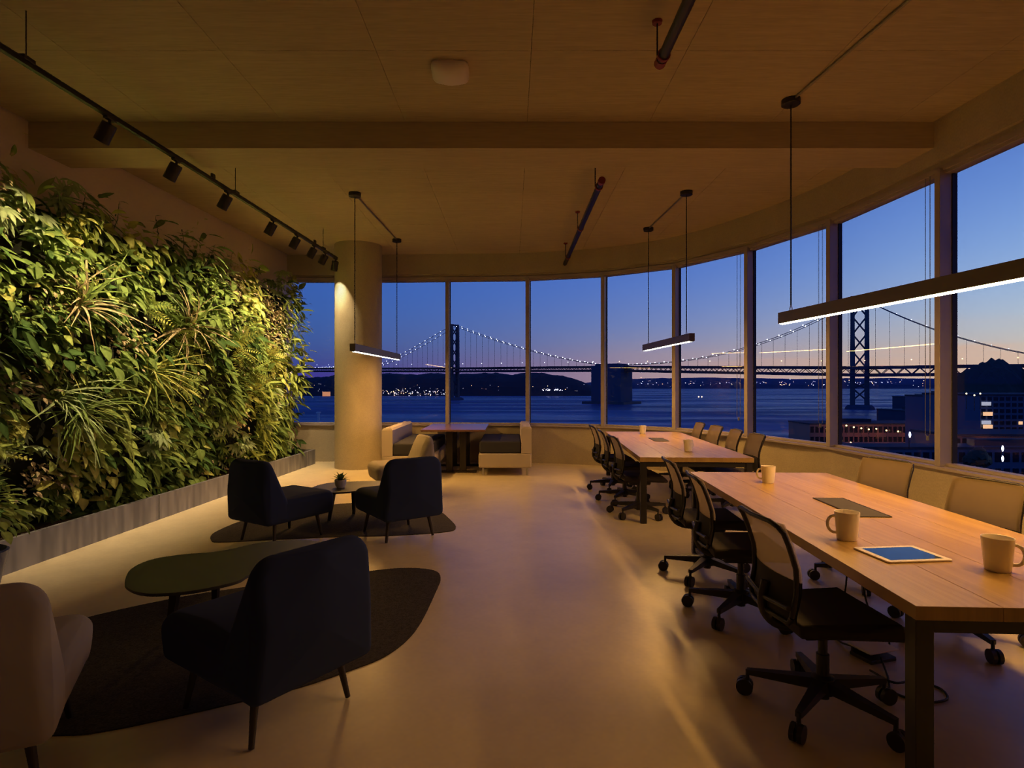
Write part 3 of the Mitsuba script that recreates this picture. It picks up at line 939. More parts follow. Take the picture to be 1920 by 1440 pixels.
def meeting_table(lab, x0, y0, W, L, yaw):
    k = thing('meeting_table', lab, 'table')
    M = pose(x0, y0, 0, -yaw)
    n = 4
    w = W / n
    for i in range(n):
        part(k, 'board', ply(cbox(i * w + 0.0004, (i + 1) * w - 0.0004, 0, L, TZ - 0.05, TZ, 0.0015), 'table_wood', False), M)
    for a in (0.012, W - 0.077):
        for b in (0.02, L - 0.085):
            part(k, 'leg', ply(cbox(a, a + 0.065, b, b + 0.065, 0, TZ - 0.05, 0.003), 'black_metal', False), M)
    part(k, 'end_rail', ply(cbox(0.077, W - 0.077, 0.03, 0.075, TZ - 0.105, TZ - 0.05, 0.002), 'black_metal', False), M)
    part(k, 'end_rail', ply(cbox(0.077, W - 0.077, L - 0.075, L - 0.03, TZ - 0.105, TZ - 0.05, 0.002), 'black_metal', False), M)
    for a in (0.2, W - 0.245):
        part(k, 'side_rail', ply(cbox(a, a + 0.045, 0.075, L - 0.075, TZ - 0.105, TZ - 0.05, 0.002), 'black_metal', False), M)
    return k, M


YAW = 0.05
t1, M1 = meeting_table('long oak meeting table in the right foreground with two mugs beside a tablet', 1.425, 2.07, 1.19, 3.17, YAW)
t2, M2 = meeting_table('far oak meeting table near the curved windows', 1.37, 6.28, 1.20, 3.42, YAW)


def plate(lab, x, y, sx, sy, rz, name='cable_port_cover'):
    k = thing(name, lab, 'cover plate')
    M = pose(x, y, TZ, rz)
    part(k, 'plate', ply(cbox(-sx / 2, sx / 2, -sy / 2, sy / 2, 0.0, 0.006, 0.002), 'plate_mat', False), M)
    part(k, 'edge_strip', ply(cat(cbox(-sx / 2 - 0.004, -sx / 2, -sy / 2, sy / 2, 0, 0.008, 0.001), cbox(sx / 2, sx / 2 + 0.004, -sy / 2, sy / 2, 0, 0.008, 0.001)), 'black_metal', False), M)


plate('dark rectangular cable cover in the middle of the near table', 2.145, 3.73, 0.19, 0.57, -YAW)
plate('dark rectangular cable cover in the middle of the far table', 2.06, 8.25, 0.19, 0.50, -YAW)

# mugs
mug_body = lathe([(0, 0.0), (0.043, 0.0), (0.046, 0.004), (0.049, 0.03), (0.054, 0.09), (0.058, 0.137), (0.0575, 0.140), (0.055, 0.139), (0.0535, 0.132), (0.050, 0.09), (0.045, 0.03), (0.041, 0.010), (0, 0.008)], 48)
th = np.linspace(-0.5 * PI, 0.5 * PI, 13)
hp = np.array([(0.051 + 0.036 * math.cos(t) ** 0.8 if abs(t) < 1.57 else 0.049, 0, 0.073 + 0.042 * math.sin(t)) for t in th])
hp[0, 0], hp[-1, 0] = 0.046, 0.053
mug_handle = tube(hp, [0.0075] * 13, 10)
mug_ply, handle_ply = ply(mug_body, 'mug_mat', 40), ply(mug_handle, 'mug_mat', 50)
for x, y, deg, s, lab in [(2.035, 4.66, 158, 0.95, 'cream mug at the far end of the near meeting table, handle to the left'),
                          (1.690, 2.96, 154, 1.0, 'cream mug beside the tablet on the near meeting table, handle to the left'),
                          (2.045, 2.47, -38, 1.0, 'cream mug near the right edge of the frame, handle to the right'),
                          (2.05, 9.2, 80, 0.95, 'cream mug at the far end of the far meeting table'),
                          (2.06, 6.86, 30, 0.95, 'shaded cream mug near the front edge of the far meeting table')]:
    k = thing('mug', lab, 'mug')
    M = pose(x, y, TZ, math.radians(deg), s)
    part(k, 'body', mug_ply, M)
    part(k, 'handle', handle_ply, M)

# tablet
k = thing('tablet', 'white-framed tablet with a dark blue screen lying on the near table', 'tablet')
M = pose(1.785, 2.69, TZ, 0.10)
rr_ = sg.box(-0.142, -0.105, 0.142, 0.105).buffer(0.012)
part(k, 'body', ply(cat(extrude(rr_.buffer(-0.003), 0, 0.003), extrude(rr_, 0.003, 0.008, 0.001)), 'white_plastic', False), M)
part(k, 'screen', ply(extrude(sg.box(-0.126, -0.093, 0.126, 0.093), 0.0075, 0.0084), 'screen_glass', False), M, label='dark blue glossy screen')

# ------------------------------------------------------------------ office chairs
def back_curve(z):
    """x of the backrest at height z"""
    return np.interp(z, [0.44, 0.50, 0.60, 0.70, 0.80, 0.92], [-0.225, -0.235, -0.215, -0.215, -0.245, -0.295])


def back_sheet(z0, z1, w0, w1, nz=9, ny=9, bow=0.035, thick=0.006):
    v, f = [], []
    for side in (0, 1):
        for i in range(nz):
            zz = z0 + (z1 - z0) * i / (nz - 1)
            w = w0 + (w1 - w0) * i / (nz - 1)
            for j in range(ny):
                u = -1 + 2 * j / (ny - 1)
                v.append((back_curve(zz) - bow * (1 - u * u) + side * thick, u * w, zz))
    N = nz * ny
    for side in (0, 1):
        for i in range(nz - 1):
            for j in range(ny - 1):
                a = side * N + i * ny + j
                q = (a, a + 1, a + ny + 1, a + ny)
                q = q if side else q[::-1]
                f += [(q[0], q[1], q[2]), (q[0], q[2], q[3])]
    return trimesh.Trimesh(v, f, process=False)


def ring_path(z0, z1, w0, w1):
    pts = []
    zs = np.linspace(z0 + 0.03, z1 - 0.04, 8)
    wz = lambda zz: w0 + (w1 - w0) * (zz - z0) / (z1 - z0)
    for zz in zs:
        pts.append((back_curve(zz), -wz(zz), zz))
    for u in (-0.93, -0.7, 0, 0.7, 0.93):
        pts.append((back_curve(z1) - 0.03 * (1 - u * u), u * w1, z1 - 0.012 * (abs(u) > 0.9)))
    for zz in zs[::-1]:
        pts.append((back_curve(zz), wz(zz), zz))
    for u in (0.9, 0.6, 0, -0.6, -0.9):
        pts.append((back_curve(z0) - 0.03 * (1 - u * u), u * w0, z0))
    pts.append(pts[0])
    return np.array(pts)


OC = {}
seatm = ball_hull([(a, b, zz, 0.018) for a, b, zz in [(-0.20, -0.20, 0.435), (-0.20, 0.20, 0.435), (0.22, -0.225, 0.425), (0.22, 0.225, 0.425), (0.27, -0.16, 0.41), (0.27, 0.16, 0.41), (-0.20, -0.20, 0.46), (-0.20, 0.20, 0.46),
                                                       (0.20, -0.225, 0.465), (0.20, 0.225, 0.465), (0.02, -0.24, 0.45), (0.02, 0.24, 0.45)]], 18)
OC['seat'] = ply(soften(seatm, 1), 'chair_seat', True)
OC['back_mesh'] = ply(back_sheet(0.655, 0.905, 0.212, 0.205), 'mesh_fabric', True)
OC['back_lower'] = ply(cat(back_sheet(0.475, 0.655, 0.20, 0.212)), 'mesh_dense', True)
OC['back_frame'] = ply(tube(ring_path(0.475, 0.905, 0.196, 0.203) - np.array([0.013, 0, 0]), 0.0115, 8, caps=False), 'black_plastic', 60)
sp = [(-0.02, 0, 0.385), (-0.16, 0, 0.385), (-0.245, 0, 0.42), (-0.285, 0, 0.50), (-0.268, 0, 0.60)]
OC['spine'] = ply(cat(tube(spline(sp, 4), 0.02, 10), tube([(-0.262, -0.2, 0.545), (-0.283, 0, 0.53), (-0.262, 0.2, 0.545)], 0.012, 8)), 'black_plastic', 50)
OC['mechanism'] = ply(cat(cbox(-0.13, 0.12, -0.09, 0.09, 0.355, 0.41, 0.012), tube([(0.02, 0.08, 0.38), (0.02, 0.22, 0.375)], 0.008, 8)), 'black_plastic', False)
OC['gas_lift'] = ply(cat(cyl(0, 0, 0.06, 0.26, 0.028, 20), cyl(0, 0, 0.25, 0.37, 0.020, 20)), 'black_metal', 40)
OC['hub'] = ply(lathe([(0, 0.085), (0.05, 0.085), (0.055, 0.10), (0.05, 0.155), (0.03, 0.165), (0, 0.165)], 28), 'black_plastic', 40)
arm = hull_pts([(x, s * w, zz) for x, w, za, zb in ((0.03, 0.028, 0.10, 0.152), (0.325, 0.014, 0.098, 0.122)) for s in (-1, 1) for zz in (za, zb)])
OC['arm'] = ply(arm, 'black_plastic', False)
wheel = trimesh.creation.cylinder(0.038, 0.020, sections=24)
wheel.apply_transform(trimesh.transformations.rotation_matrix(PI / 2, (1, 0, 0)))
OC['caster'] = ply(cat(wheel.copy().apply_translation((0.335, 0.016, 0.038)), wheel.copy().apply_translation((0.335, -0.016, 0.038)), cyl(0.322, 0, 0.045, 0.118, 0.009, 10),
                       tm(ball_hull([(0.322, 0, 0.072, 0.011), (0.345, 0, 0.06, 0.011), (0.335, 0, 0.045, 0.011)], 12))), 'black_plastic', 40)


def office_chair(x, y, deg, base_deg, lab, z=0.0):
    k = thing('office_chair', lab, 'office chair')
    M = pose(x, y, z, math.radians(deg))
    part(k, 'seat', OC['seat'], M)
    b = part(k, 'backrest', OC['back_mesh'], M, label='see-through mesh backrest')
    part(b, 'lower_panel', OC['back_lower'], M)
    part(b, 'frame', OC['back_frame'], M)
    part(k, 'spine', OC['spine'], M)
    part(k, 'mechanism', OC['mechanism'], M)
    part(k, 'gas_lift', OC['gas_lift'], M)
    part(k, 'hub', OC['hub'], M)
    for i in range(5):
        Mb = pose(x, y, z, math.radians(base_deg + 72 * i))
        a = part(k, 'base_arm', OC['arm'], Mb)
        part(k, 'caster', OC['caster'], Mb)


TH = ['nearest', 'second', 'third', 'fourth']
for i, (x, y, dg, bd) in enumerate([(1.43, 2.70, 2, 10), (1.49, 3.82, -6, 10), (1.53, 4.60, -4, 14)]):
    office_chair(x, y, dg, bd, f'black mesh office chair on the left side of the near table, {TH[i]} to the camera')
for i, (x, y, dg, bd) in enumerate([(2.70, 2.52, 186, 40), (2.63, 3.48, 199, 47), (2.65, 4.47, 200, 30)]):
    office_chair(x, y, dg, bd, f'mesh office chair on the window side of the near table, {TH[i]} to the camera')
for i, (x, y, dg, bd) in enumerate([(1.45, 6.72, 3, 10), (1.44, 7.50, -3, 22), (1.44, 8.35, 2, 35)]):
    office_chair(x, y, dg, bd, f'black mesh office chair on the left side of the far table, {TH[i]} to the camera')
for i, (x, y, dg, bd) in enumerate([(2.60, 6.92, 180, 15), (2.61, 7.60, 177, 15), (2.60, 8.28, 182, 15), (2.58, 8.96, 178, 15)]):
    office_chair(x, y, dg, bd, f'mesh office chair on the window side of the far table, {TH[i]} to the camera')

# floor box and cables under the near table
k = thing('floor_box', 'open floor power box with a pale lid under the near table', 'floor box')
part(k, 'box', ply(cbox(-0.09, 0.09, -0.07, 0.07, 0, 0.02, 0.004), 'black_plastic', False), pose(1.98, 3.22, 0, 0.3))
part(k, 'lid', ply(cbox(-0.10, 0.10, -0.075, 0.075, 0.055, 0.065, 0.003), 'white_plastic', False), pose(1.98, 3.22, 0, 0.3), label='pale lid')
part(k, 'hinge', ply(cbox(-0.08, 0.08, 0.055, 0.07, 0.015, 0.06, 0.003), 'black_plastic', False), pose(1.98, 3.22, 0, 0.3))
for lab, pts in [('black cable looped on the floor behind the near table leg', [(1.98, 3.15, 0.03), (1.92, 3.0, 0.008), (1.85, 2.85, 0.006), (1.93, 2.76, 0.006), (2.06, 2.78, 0.006), (2.10, 2.88, 0.006), (2.02, 2.95, 0.006), (1.9, 2.92, 0.014), (1.86, 3.05, 0.012)]),
                 ('black cable hanging from the near table to the floor box', [(2.12, 3.6, TZ - 0.052), (2.11, 3.55, 0.45), (2.09, 3.45, 0.2), (2.16, 3.36, 0.02), (2.06, 3.28, 0.02), (2.0, 3.24, 0.035)]),
                 ('second black cable hanging from the cable cover under the near table', [(2.17, 3.85, TZ - 0.052), (2.2, 3.85, 0.3), (2.1, 3.75, 0.02), (1.95, 3.6, 0.008), (1.9, 3.4, 0.008), (1.94, 3.27, 0.03)])]:
    solo('power_cable', ply(tube(spline(pts, 6), 0.0055, 7), 'cable_mat', 60), lab, 'cable')
# ------------------------------------------------------------------ blind cords
for i, side in ((5, 0), (6, 0), (7, 0), (8, 0)):
    a, b = np.array(NODES[i]), np.array(NODES[i + 1])
    d = (a - b) / np.linalg.norm(b - a) if False else (b - a) / np.linalg.norm(b - a)
    nrm = np.array([d[1], -d[0]])
    L = np.linalg.norm(b - a)
    # the cords hang at the end of the bay nearer to the camera
    s0, s1 = L - 0.20, L - 0.14
    p, q = a + d * s0 + nrm * 0.07, a + d * s1 + nrm * 0.07
    k = thing('blind_cord', f'thin looped blind cord hanging in the {["", "", "", "", "", "farthest", "second", "third", "nearest"][i]} corded bay of the right-hand windows', 'cord')
    zlow = 0.98
    pts = [(p[0], p[1], HEAD + 0.04), (p[0], p[1], zlow + 0.03), ((p[0] + q[0]) / 2, (p[1] + q[1]) / 2, zlow), (q[0], q[1], zlow + 0.03), (q[0], q[1], HEAD + 0.04)]
    part(k, 'cord', ply(tube(pts, 0.0032, 6), 'cord_mat', 60))
    part(k, 'tensioner', ply(cbox(-0.012, 0.012, -0.008, 0.008, zlow - 0.03, zlow + 0.015, 0.003), 'cord_mat', False), pose((p[0] + q[0]) / 2, (p[1] + q[1]) / 2, 0))

# ================================================================== outside
WZ = EYE - 41.0                                     # the water's level
solo('bay_water', ply(trimesh.Trimesh([(-9000, 120, WZ), (9000, 120, WZ), (9000, 12000, WZ), (-9000, 12000, WZ)], [(0, 1, 2), (0, 2, 3)], process=False), 'water_mat', False), 'calm dark blue water of the bay beyond the windows', None, None, 'stuff')


def up(z):
    return WZ + z


def hill(lab, X0, X1, Y, depth, prof, mat, seed, rough=0.12, nx=160, nd=14, fine=0.0):
    xs_ = np.linspace(X0, X1, nx)
    v, f = [], []
    hx, hz = zip(*prof)
    for j in range(nd):
        t = j / (nd - 1)
        for i, x in enumerate(xs_):
            h = np.interp(x, hx, hz) * math.sin(PI * t) ** 0.7
            n = meshkit.fbm(np.array([x * 18 / (X1 - X0), t * 3, seed]), 4, seed) - 0.5 + 0.35 * (meshkit.noise(np.array([x * 90 / (X1 - X0), t * 9, 1.0]), seed) - 0.5)
            n2 = fine * (meshkit.noise(np.array([x * 0.22, t * 17, 2.0]), seed) - 0.5)
            v.append((x, Y + (t - 0.5) * depth, up(max(0.0, h * (1 + 2 * rough * n) + n2) - 0.5)))
    for j in range(nd - 1):
        for i in range(nx - 1):
            a = j * nx + i
            f += [(a, a + 1, a + nx + 1), (a, a + nx + 1, a + nx)]
    return solo('hill', ply(trimesh.Trimesh(v, f, process=False), mat, False), lab, 'hill')


def wx(px, Y):
    return (px - 960) * Y / F


hill('dark wooded island across the water behind the bridge', wx(480, 2300), wx(1140, 2300), 2300, 500,
     [(wx(480, 2300), 20), (wx(560, 2300), 62), (wx(640, 2300), 78), (wx(800, 2300), 80), (wx(960, 2300), 84), (wx(1010, 2300), 84), (wx(1045, 2300), 78), (wx(1075, 2300), 62), (wx(1105, 2300), 38), (wx(1140, 2300), 0)], 'hill_mat', 4)
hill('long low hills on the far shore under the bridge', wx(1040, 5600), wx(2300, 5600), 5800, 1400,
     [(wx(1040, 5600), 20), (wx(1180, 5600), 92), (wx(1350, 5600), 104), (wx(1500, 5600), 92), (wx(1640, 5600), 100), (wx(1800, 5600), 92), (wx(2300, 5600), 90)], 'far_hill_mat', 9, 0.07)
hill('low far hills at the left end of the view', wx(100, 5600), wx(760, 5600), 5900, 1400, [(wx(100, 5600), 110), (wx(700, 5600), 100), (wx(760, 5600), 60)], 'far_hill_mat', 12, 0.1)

# the suspension bridge
BR = thing('suspension_bridge', 'long suspension bridge with strings of lights crossing the bay', 'bridge')
W3, W5 = np.array([563.0, 950.0]), np.array([-147.0, 1498.0])
U = (W5 - W3) / np.linalg.norm(W5 - W3)             # along the bridge, away from the near tower
V = np.array([U[1], -U[0]])
if V[1] < 0:
    V = -V
LEN = np.linalg.norm(W5 - W3)
SC = LEN / 2


def along(s, off=0.0):
    return W3 + U * s + V * off


S_DECK = [-660, 0, SC, LEN, LEN + 700]
Z_TOP, Z_BOT = [68, 69.6, 78.8, 83.0, 94], [52, 53, 66.6, 70.5, 80]


def cable_z(s):
    if s < 0:
        return 67 + 115 * abs(1 - (-s) / 330.0) ** 2
    if s < SC:
        return 80 + 102 * (1 - s / SC) ** 2.7
    if s < LEN:
        return 80 + 111 * ((s - SC) / SC) ** 1.4
    return 92 + 99 * max(0.0, 1 - (s - LEN) / 300.0) ** 1.2


def strip(zs_a, zs_b, ss, half):
    """a deck slab between two heights"""
    v, f = [], []
    for s, a, b in zip(ss, zs_a, zs_b):
        for o in (-half, half):
            p = along(s, o)
            v += [(p[0], p[1], up(a)), (p[0], p[1], up(b))]
    for i in range(len(ss) - 1):
        a = 4 * i
        for q in ((0, 4, 5, 1), (2, 3, 7, 6), (1, 5, 7, 3), (0, 2, 6, 4)):
            f += [(a + q[0], a + q[1], a + q[2]), (a + q[0], a + q[2], a + q[3])]
    return trimesh.Trimesh(v, f, process=False)


ss = np.arange(-660, LEN + 700, 10.0)
zt_, zb_ = np.interp(ss, S_DECK, Z_TOP), np.interp(ss, S_DECK, Z_BOT)
part(BR, 'upper_deck', ply(strip(zt_ - 4.6, zt_, ss, 11), 'deck_steel', False), label='dark red upper roadway')
part(BR, 'lower_deck', ply(strip(zb_, zb_ + 4.8, ss, 11), 'deck_steel', False), label='dark red lower roadway')
web = []
for i in range(len(ss) - 1):
    for o in (-11, 11):
        a, b = along(ss[i], o), along(ss[i + 1], o)
        z0, z1 = up(zb_[i] + 3), up(zt_[i] - 3)
        web.append(tube([(a[0], a[1], z0), (b[0], b[1], z1)] if i % 2 else [(a[0], a[1], z1), (b[0], b[1], z0)], 0.62, 4, False))
part(BR, 'truss_web', ply(cat(web), 'deck_steel', False), kind='stuff')
for o in (-10, 10):
    cs = np.arange(-660, LEN + 640, 8.0)
    part(BR, 'cable', ply(tube([(*along(s, o), up(cable_z(s))) for s in cs], 0.5, 5), 'bridge_steel', 60))
for s in np.arange(-650, LEN + 300, 19.0):
    zc, zd = cable_z(s), np.interp(s, S_DECK, Z_TOP)
    if zc - zd > 3 and abs(s) > 12 and abs(s - SC) > 30 and abs(s - LEN) > 12:
        p = along(s, -10)
        part(BR, 'suspender', ply(tube([(p[0], p[1], up(zd)), (p[0], p[1], up(zc))], 0.28, 4), 'bridge_steel', False))


def tower(s, ztop, zdeck, wid=11.0, axis=None):
    base_along = globals()['along']
    ax = V if axis is None else np.array(axis) / np.linalg.norm(axis)
    nx = np.array([-ax[1], ax[0]])

    def along(q, off=0.0):
        return base_along(s) + nx * (q - s) + ax * off

    t = part(BR, 'tower', ply(cat([hull_pts([(*(along(s + a * w1, o + b * w2)), up(zz)) for a in (-1, 1) for b in (-1, 1) for w1, w2, zz in ((4.6, 3.7, 6), (3.2, 3.0, ztop))]) for o in (-wid, wid)]), 'bridge_steel', False))
    levels = list(np.linspace(zdeck + 6, ztop - 6, 5)) 
    low = [14, 34, zdeck - 18]
    for zs_ in (levels, low):
        for i in range(len(zs_) - 1):
            for o in (-1, 1):
                a, b = along(s, -wid * o), along(s, wid * o)
                part(t, 'brace', ply(tube([(a[0], a[1], up(zs_[i])), (b[0], b[1], up(zs_[i + 1]))], 1.35, 6), 'bridge_steel', False))
    for zz in (levels[0], ztop - 2):
        a, b = along(s, -wid), along(s, wid)
        part(t, 'strut', ply(tube([(a[0], a[1], up(zz)), (b[0], b[1], up(zz))], 2.4, 6), 'bridge_steel', False))
    base = [(*(along(s + a * r1, b * r2)), up(zz)) for a in (-1, 1) for b in (-1, 1) for r1, r2, zz in ((13, 22, -1), (12, 20, 4), (9, 17, 7))]
    part(t, 'pier', ply(hull_pts(base), 'pier_concrete', False))


# the towers stand square to the bridge; their broad side shows through the window
tower(0, 184, 60, 10.0, (0.86, -0.51))
tower(LEN, 193, 76)
anc = cat(hull_pts([(*(along(SC + a * 34, b * 26)), up(zz)) for a in (-1, 1) for b in (-1, 1) for zz in (4, 79)]),
          hull_pts([(*(along(SC + a * 27, b * 22)), up(zz)) for a in (-1, 1) for b in (-1, 1) for zz in (79, 83)]))
part(BR, 'anchorage', ply(anc, 'pier_concrete', False), label='massive concrete anchorage block')
part(BR, 'anchorage_base', ply(hull_pts([(*(along(SC + a * 48, b * 40)), up(zz)) for a in (-1, 1) for b in (-1, 1) for zz in (-1, 5)]), 'bridge_steel', False))

ico = trimesh.creation.icosphere(1, 1.0)
for nm, c in (('white', (3.2, 3.5, 4.6)), ('warm', (4.2, 2.4, 1.0)), ('dim', (1.0, 1.05, 1.3))):
    scene[f'lampgroup_{nm}'] = {'type': 'shapegroup', 'lamp': {**ply(ico, 'white_plastic', True), 'emitter': emit(c, 0.05)}}


def lamp(key, p, r, g='white'):
    k = numbered(key)
    scene[k] = inst(f'lampgroup_{g}', np.array([[r, 0, 0, p[0]], [0, r, 0, p[1]], [0, 0, r, p[2]], [0, 0, 0, 1.0]]))
    return k


for o in (-10, 10):
    step = 19.0
    for s in np.arange(-640, LEN + 600, step):
        if s < -30 and o > 0:
            continue
        p = along(s, o)
        lamp(f'{BR}__cable_lamp', (p[0], p[1], up(cable_z(s) + 1.2)), 1.15 if s > 0 else 0.6)
for s in np.arange(-380, LEN + 650, 62.0):
    p = along(s, -9)
    lamp(f'{BR}__deck_lamp', (p[0], p[1], up(np.interp(s, S_DECK, Z_TOP) + 9)), 0.9, 'warm' if s < SC else 'white')

# shore lights
sl = thing('shore_lights', 'scattered lights along the far shore and the island', None, None, 'stuff')
r = random.Random(31)


def shore(px, py, Y, rad, g):
    p = at(px, py, Y)
    lamp(f'{sl}__light', p, rad, g)


for i in range(90):
    shore(r.uniform(714, 838), 736 + r.gauss(0, 3.0), 1985, r.uniform(0.7, 1.5), r.choice(['white', 'dim', 'warm', 'dim']))
for i in range(45):
    shore(r.uniform(575, 1095), 728 + r.gauss(0, 5), 2020, r.uniform(0.6, 1.0), r.choice(['dim', 'dim', 'warm']))
for i in range(26):
    shore(r.uniform(1016, 1058), 731 + r.gauss(0, 1.0), 2010, r.uniform(1.0, 1.8), 'white')
for i in range(120):
    x = r.uniform(1190, 1750)
    shore(x, 718 + r.gauss(0, 2.6), 5000, r.uniform(1.6, 3.0), r.choice(['dim', 'white', 'warm', 'dim']))
for px, py in ((1463, 721), (1466, 722), (1470, 721), (1480, 722), (1525, 722), (1545, 721), (1310, 744), (1316, 744), (1658, 730)):
    shore(px, py, 1000 if py > 735 else 4900, 1.2 if py > 735 else 4.0, 'warm' if px < 1500 else 'white')

# lit house on the left shore
k = thing('shore_house', 'small house glowing orange on the left shore', 'house')
c = at(612, 738, 1980)
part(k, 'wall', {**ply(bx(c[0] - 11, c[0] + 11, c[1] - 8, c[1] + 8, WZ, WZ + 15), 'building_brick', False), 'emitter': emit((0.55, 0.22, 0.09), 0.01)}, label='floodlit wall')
part(k, 'roof', ply(hull_pts([(c[0] + a, c[1] + b, WZ + zz) for a, b, zz in ((-13, -9, 15), (13, -9, 15), (-13, 9, 15), (13, 9, 15), (-4, 0, 25), (4, 0, 25))]), 'roof_mat', False))

# channel marker post left of the column
k = thing('channel_marker', 'pale marker post standing in the water left of the column', 'marker')
c = at(597, 790, 420)
part(k, 'post', ply(cyl(c[0], c[1], WZ - 1, WZ + 20, 0.9, 10), 'white_plastic'))
part(k, 'cap', ply(cyl(c[0], c[1], WZ + 20, WZ + 21, 1.6, 10), 'white_plastic'))

# waterfront buildings


def building(name, lab, px0, px1, ytop, Y, depth, mat, nwx, nwz, lit, seed, zb=0.0, roof='roof_mat'):
    k = thing(name, lab, 'building')
    X0, X1 = wx(px0, Y), wx(px1, Y)
    zt_ = EYE + (720 - ytop) * Y / F
    part(k, 'walls', ply(bx(X0, X1, Y, Y + depth, up(zb), zt_), mat, False))
    part(k, 'roof', ply(cat(cbox(X0 - 0.5, X1 + 0.5, Y - 0.5, Y + depth, zt_, zt_ + 0.9, 0.1), bx(X0 + (X1 - X0) * 0.3, X0 + (X1 - X0) * 0.55, Y + depth * 0.3, Y + depth * 0.6, zt_ + 0.9, zt_ + 3.2)), roof, False))
    r = random.Random(seed)
    W, H = (X1 - X0) / nwx, (zt_ - up(zb)) / nwz
    wm = ply(bx(-W * 0.32, W * 0.32, -0.25, 0.15, -H * 0.3, H * 0.3), 'window_dark', False)
    em = {n: {**ply(bx(-W * 0.30, W * 0.30, -0.25, 0.15, -H * 0.26, H * 0.26), 'white_plastic', False), 'emitter': emit(c, 0.01)} for n, c in (('a', (0.9, 0.55, 0.22)), ('b', (0.35, 0.34, 0.32)))}
    for i in range(nwx):
        for j in range(nwz):
            q = r.random()
            M = pose(X0 + (i + 0.5) * W, Y, up(zb) + (j + 0.5) * H)
            if q < lit:
                litw.append((W * 0.30, H * 0.26, M, 'a' if q < lit * 0.6 else 'b', k))
            else:
                part(k, 'window', wm, M)
    return k, X0, X1, zt_


litw = []
building('pier_shed', 'long low pier shed with orange lamps at the water edge, left of the last mullion', 1518, 1756, 796, 395, 30, 'building_brick', 26, 2, 0.0, 3)
building('pier_building', 'dark waterfront building standing out into the water', 1702, 1790, 772, 470, 40, 'building_dark', 8, 4, 0.06, 5)
building('harbour_block', 'taller dark waterfront block behind the pier building', 1728, 1800, 746, 520, 40, 'building_dark', 7, 6, 0.08, 6)
building('office_block', 'dark blue office block in the rightmost window beside the mullion', 1786, 1842, 745, 332, 40, 'building_blue', 6, 12, 0.04, 7)
building('apartment_block', 'blue apartment block with lit balconies in the rightmost window', 1838, 2440, 742, 285, 40, 'building_blue', 52, 12, 0.05, 8)
building('brick_hall', 'low orange-lit brick hall across the right window', 1790, 2500, 818, 230, 25, 'building_brick', 60, 2, 0.0, 9, 12)
building('street_block', 'dark low block at the bottom of the right window', 1560, 2500, 842, 212, 12, 'building_blue', 56, 3, 0.05, 10)
# lit windows, each on its own building, sharing one glowing mesh
for nm, c in (('amber', (1.0, 0.55, 0.2)), ('cool', (0.4, 0.40, 0.42))):
    scene[f'lampgroup_{nm}'] = {'type': 'shapegroup', 'pane': {**ply(bx(-1, 1, -0.3, 0.1, -1, 1), 'white_plastic', False), 'emitter': emit(c, 0.02)}}
for w_, h_, M, n, k in litw:
    kk = numbered(f'{k}__lit_window')
    Mx = M.copy()
    Mx[0, 0], Mx[2, 2] = w_, h_
    scene[kk] = inst('lampgroup_amber' if n == 'a' else 'lampgroup_cool', Mx)
# lit balconies
for i, py in enumerate((757, 776, 792, 800, 812)):
    p = at(1849 + (i % 2) * 3, py, 284)
    kk = numbered('apartment_block__lit_window')
    Mx = np.diag([2.2, 1, 0.9, 1.0])
    Mx[:3, 3] = p
    scene[kk] = inst('lampgroup_amber' if i % 2 else 'lampgroup_cool', Mx)
# lamps of the waterfront
ql = [(1587, 798), (1601, 801), (1615, 803), (1629, 805), (1643, 804), (1662, 807), (1684, 809), (1550, 803), (1706, 812), (1595, 830), (1815, 843), (1851, 826), (1838, 738), (1827, 741), (1812, 738)]
for i, (px, py) in enumerate(ql):
    p = at(px, py, 390 if px < 1790 else 228)
    k = thing('street_lamp', 'glowing lamp on the waterfront outside the right-hand windows', 'street lamp', 'lamps along the waterfront')
    lamp(f'{k}__globe', p, 0.55 if px < 1790 else 0.33, 'warm')
    part(k, 'post', ply(cyl(p[0], p[1], p[2] - 6, p[2] - 0.3, 0.12, 6), 'black_metal'))
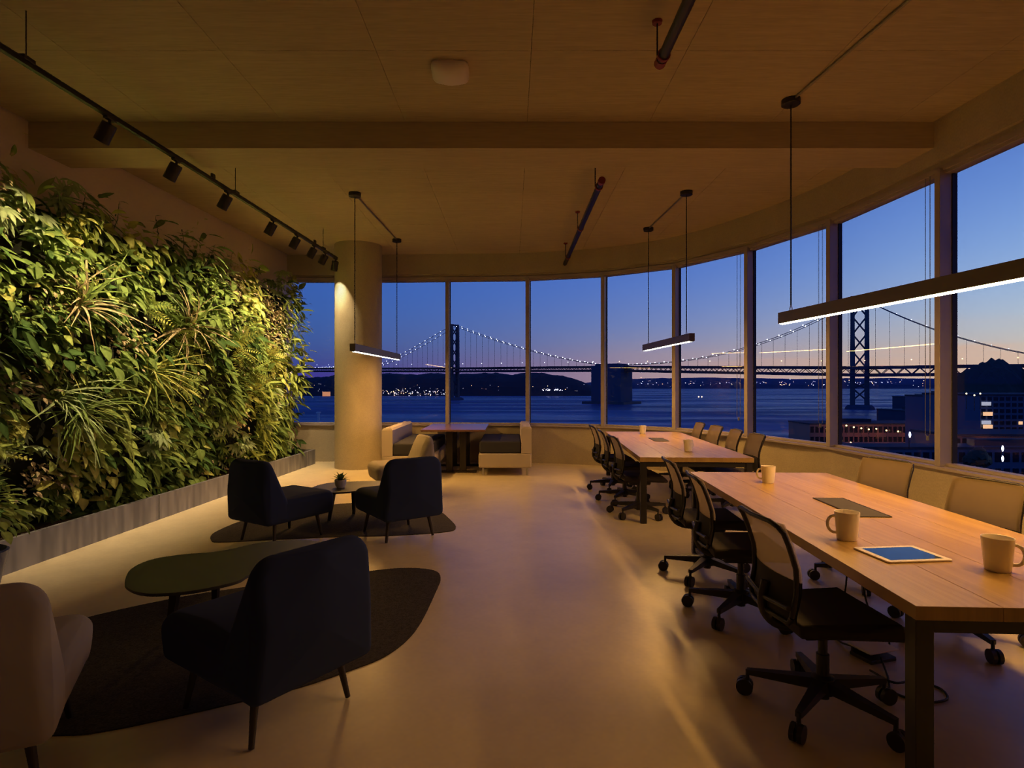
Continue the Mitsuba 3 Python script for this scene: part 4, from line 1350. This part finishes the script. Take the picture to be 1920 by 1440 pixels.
# the sodium lamps that wash the shed and the hall
for i, (px, py, Y, I) in enumerate(((1600, 806, 386, 260), (1690, 812, 386, 260), (1810, 826, 219, 620), (1850, 828, 219, 620), (1895, 830, 219, 620))):
    scene[f'waterfront_glow_{i}'] = {'type': 'point', 'position': at(px, py, Y).tolist(), 'intensity': rgb((I * 0.30, I * 0.11, I * 0.035)), 'sampling_weight': 0.12}
# tall white light posts
for px, py, more in ((1706, 815, 0), (1880, 841, 19)):
    p = at(px, py, 200)
    k = thing('light_post', 'bright white vertical light outside the right windows', 'light post', 'white vertical lights outside')
    Mx = np.diag([0.35, 0.35, 1.1, 1.0])
    Mx[:3, 3] = p
    kk = numbered(f'{k}__tube')
    scene[kk] = inst('lampgroup_white', Mx)
    if more:
        My = Mx.copy()
        My[:3, 3] = at(px, py + more, 200)
        scene[numbered(f'{k}__tube')] = inst('lampgroup_white', My)
    part(k, 'pole', ply(cyl(p[0], p[1] + 0.4, p[2] - 5, p[2], 0.12, 8), 'black_metal'))
# wooded knoll behind the buildings at the right edge
hill('dark round wooded knoll rising behind the blocks at the right edge', wx(1796, 640), wx(2100, 640), 640, 120,
     [(wx(1796, 640), 20), (wx(1818, 640), 50), (wx(1836, 640), 62), (wx(1842, 640), 65), (wx(1860, 640), 66), (wx(1886, 640), 66), (wx(1894, 640), 58), (wx(1990, 640), 58), (wx(2100, 640), 50)], 'tree_mat', 21, 0.07, 260, 20, 9.0)
# tree in front of the low block
k = thing('tree', 'dark tree before the low block in the right window', 'tree')
c = at(1833, 858, 204)
bl = cat([trimesh.creation.icosphere(2, 1.0).apply_scale((s, s, s * 0.9)).apply_translation((dx, dy, dz)) for dx, dy, dz, s in ((0, 0, 0, 3.2), (2.4, 0, -1.2, 2.2), (-2.2, 0.5, -1.0, 2.3), (0.6, 0, 1.8, 2.0))])
bl.vertices += (meshkit.noise(bl.vertices * 1.6, 3)[:, None] - 0.5) * 1.3
part(k, 'crown', ply(bl.apply_translation(c), 'tree_mat', False))
part(k, 'trunk', ply(cyl(c[0], c[1], c[2] - 8, c[2] - 2, 0.4, 8), 'dark_leg'))
# shore ground under the buildings
solo('waterfront_ground', ply(extrude(sg.Polygon([(wx(1530, 400), 400), (900, 400), (900, 125), (wx(1450, 125), 125)]), WZ - 3, WZ + 2), 'road_mat', False), 'paved waterfront below the right-hand windows', None, None, 'structure')
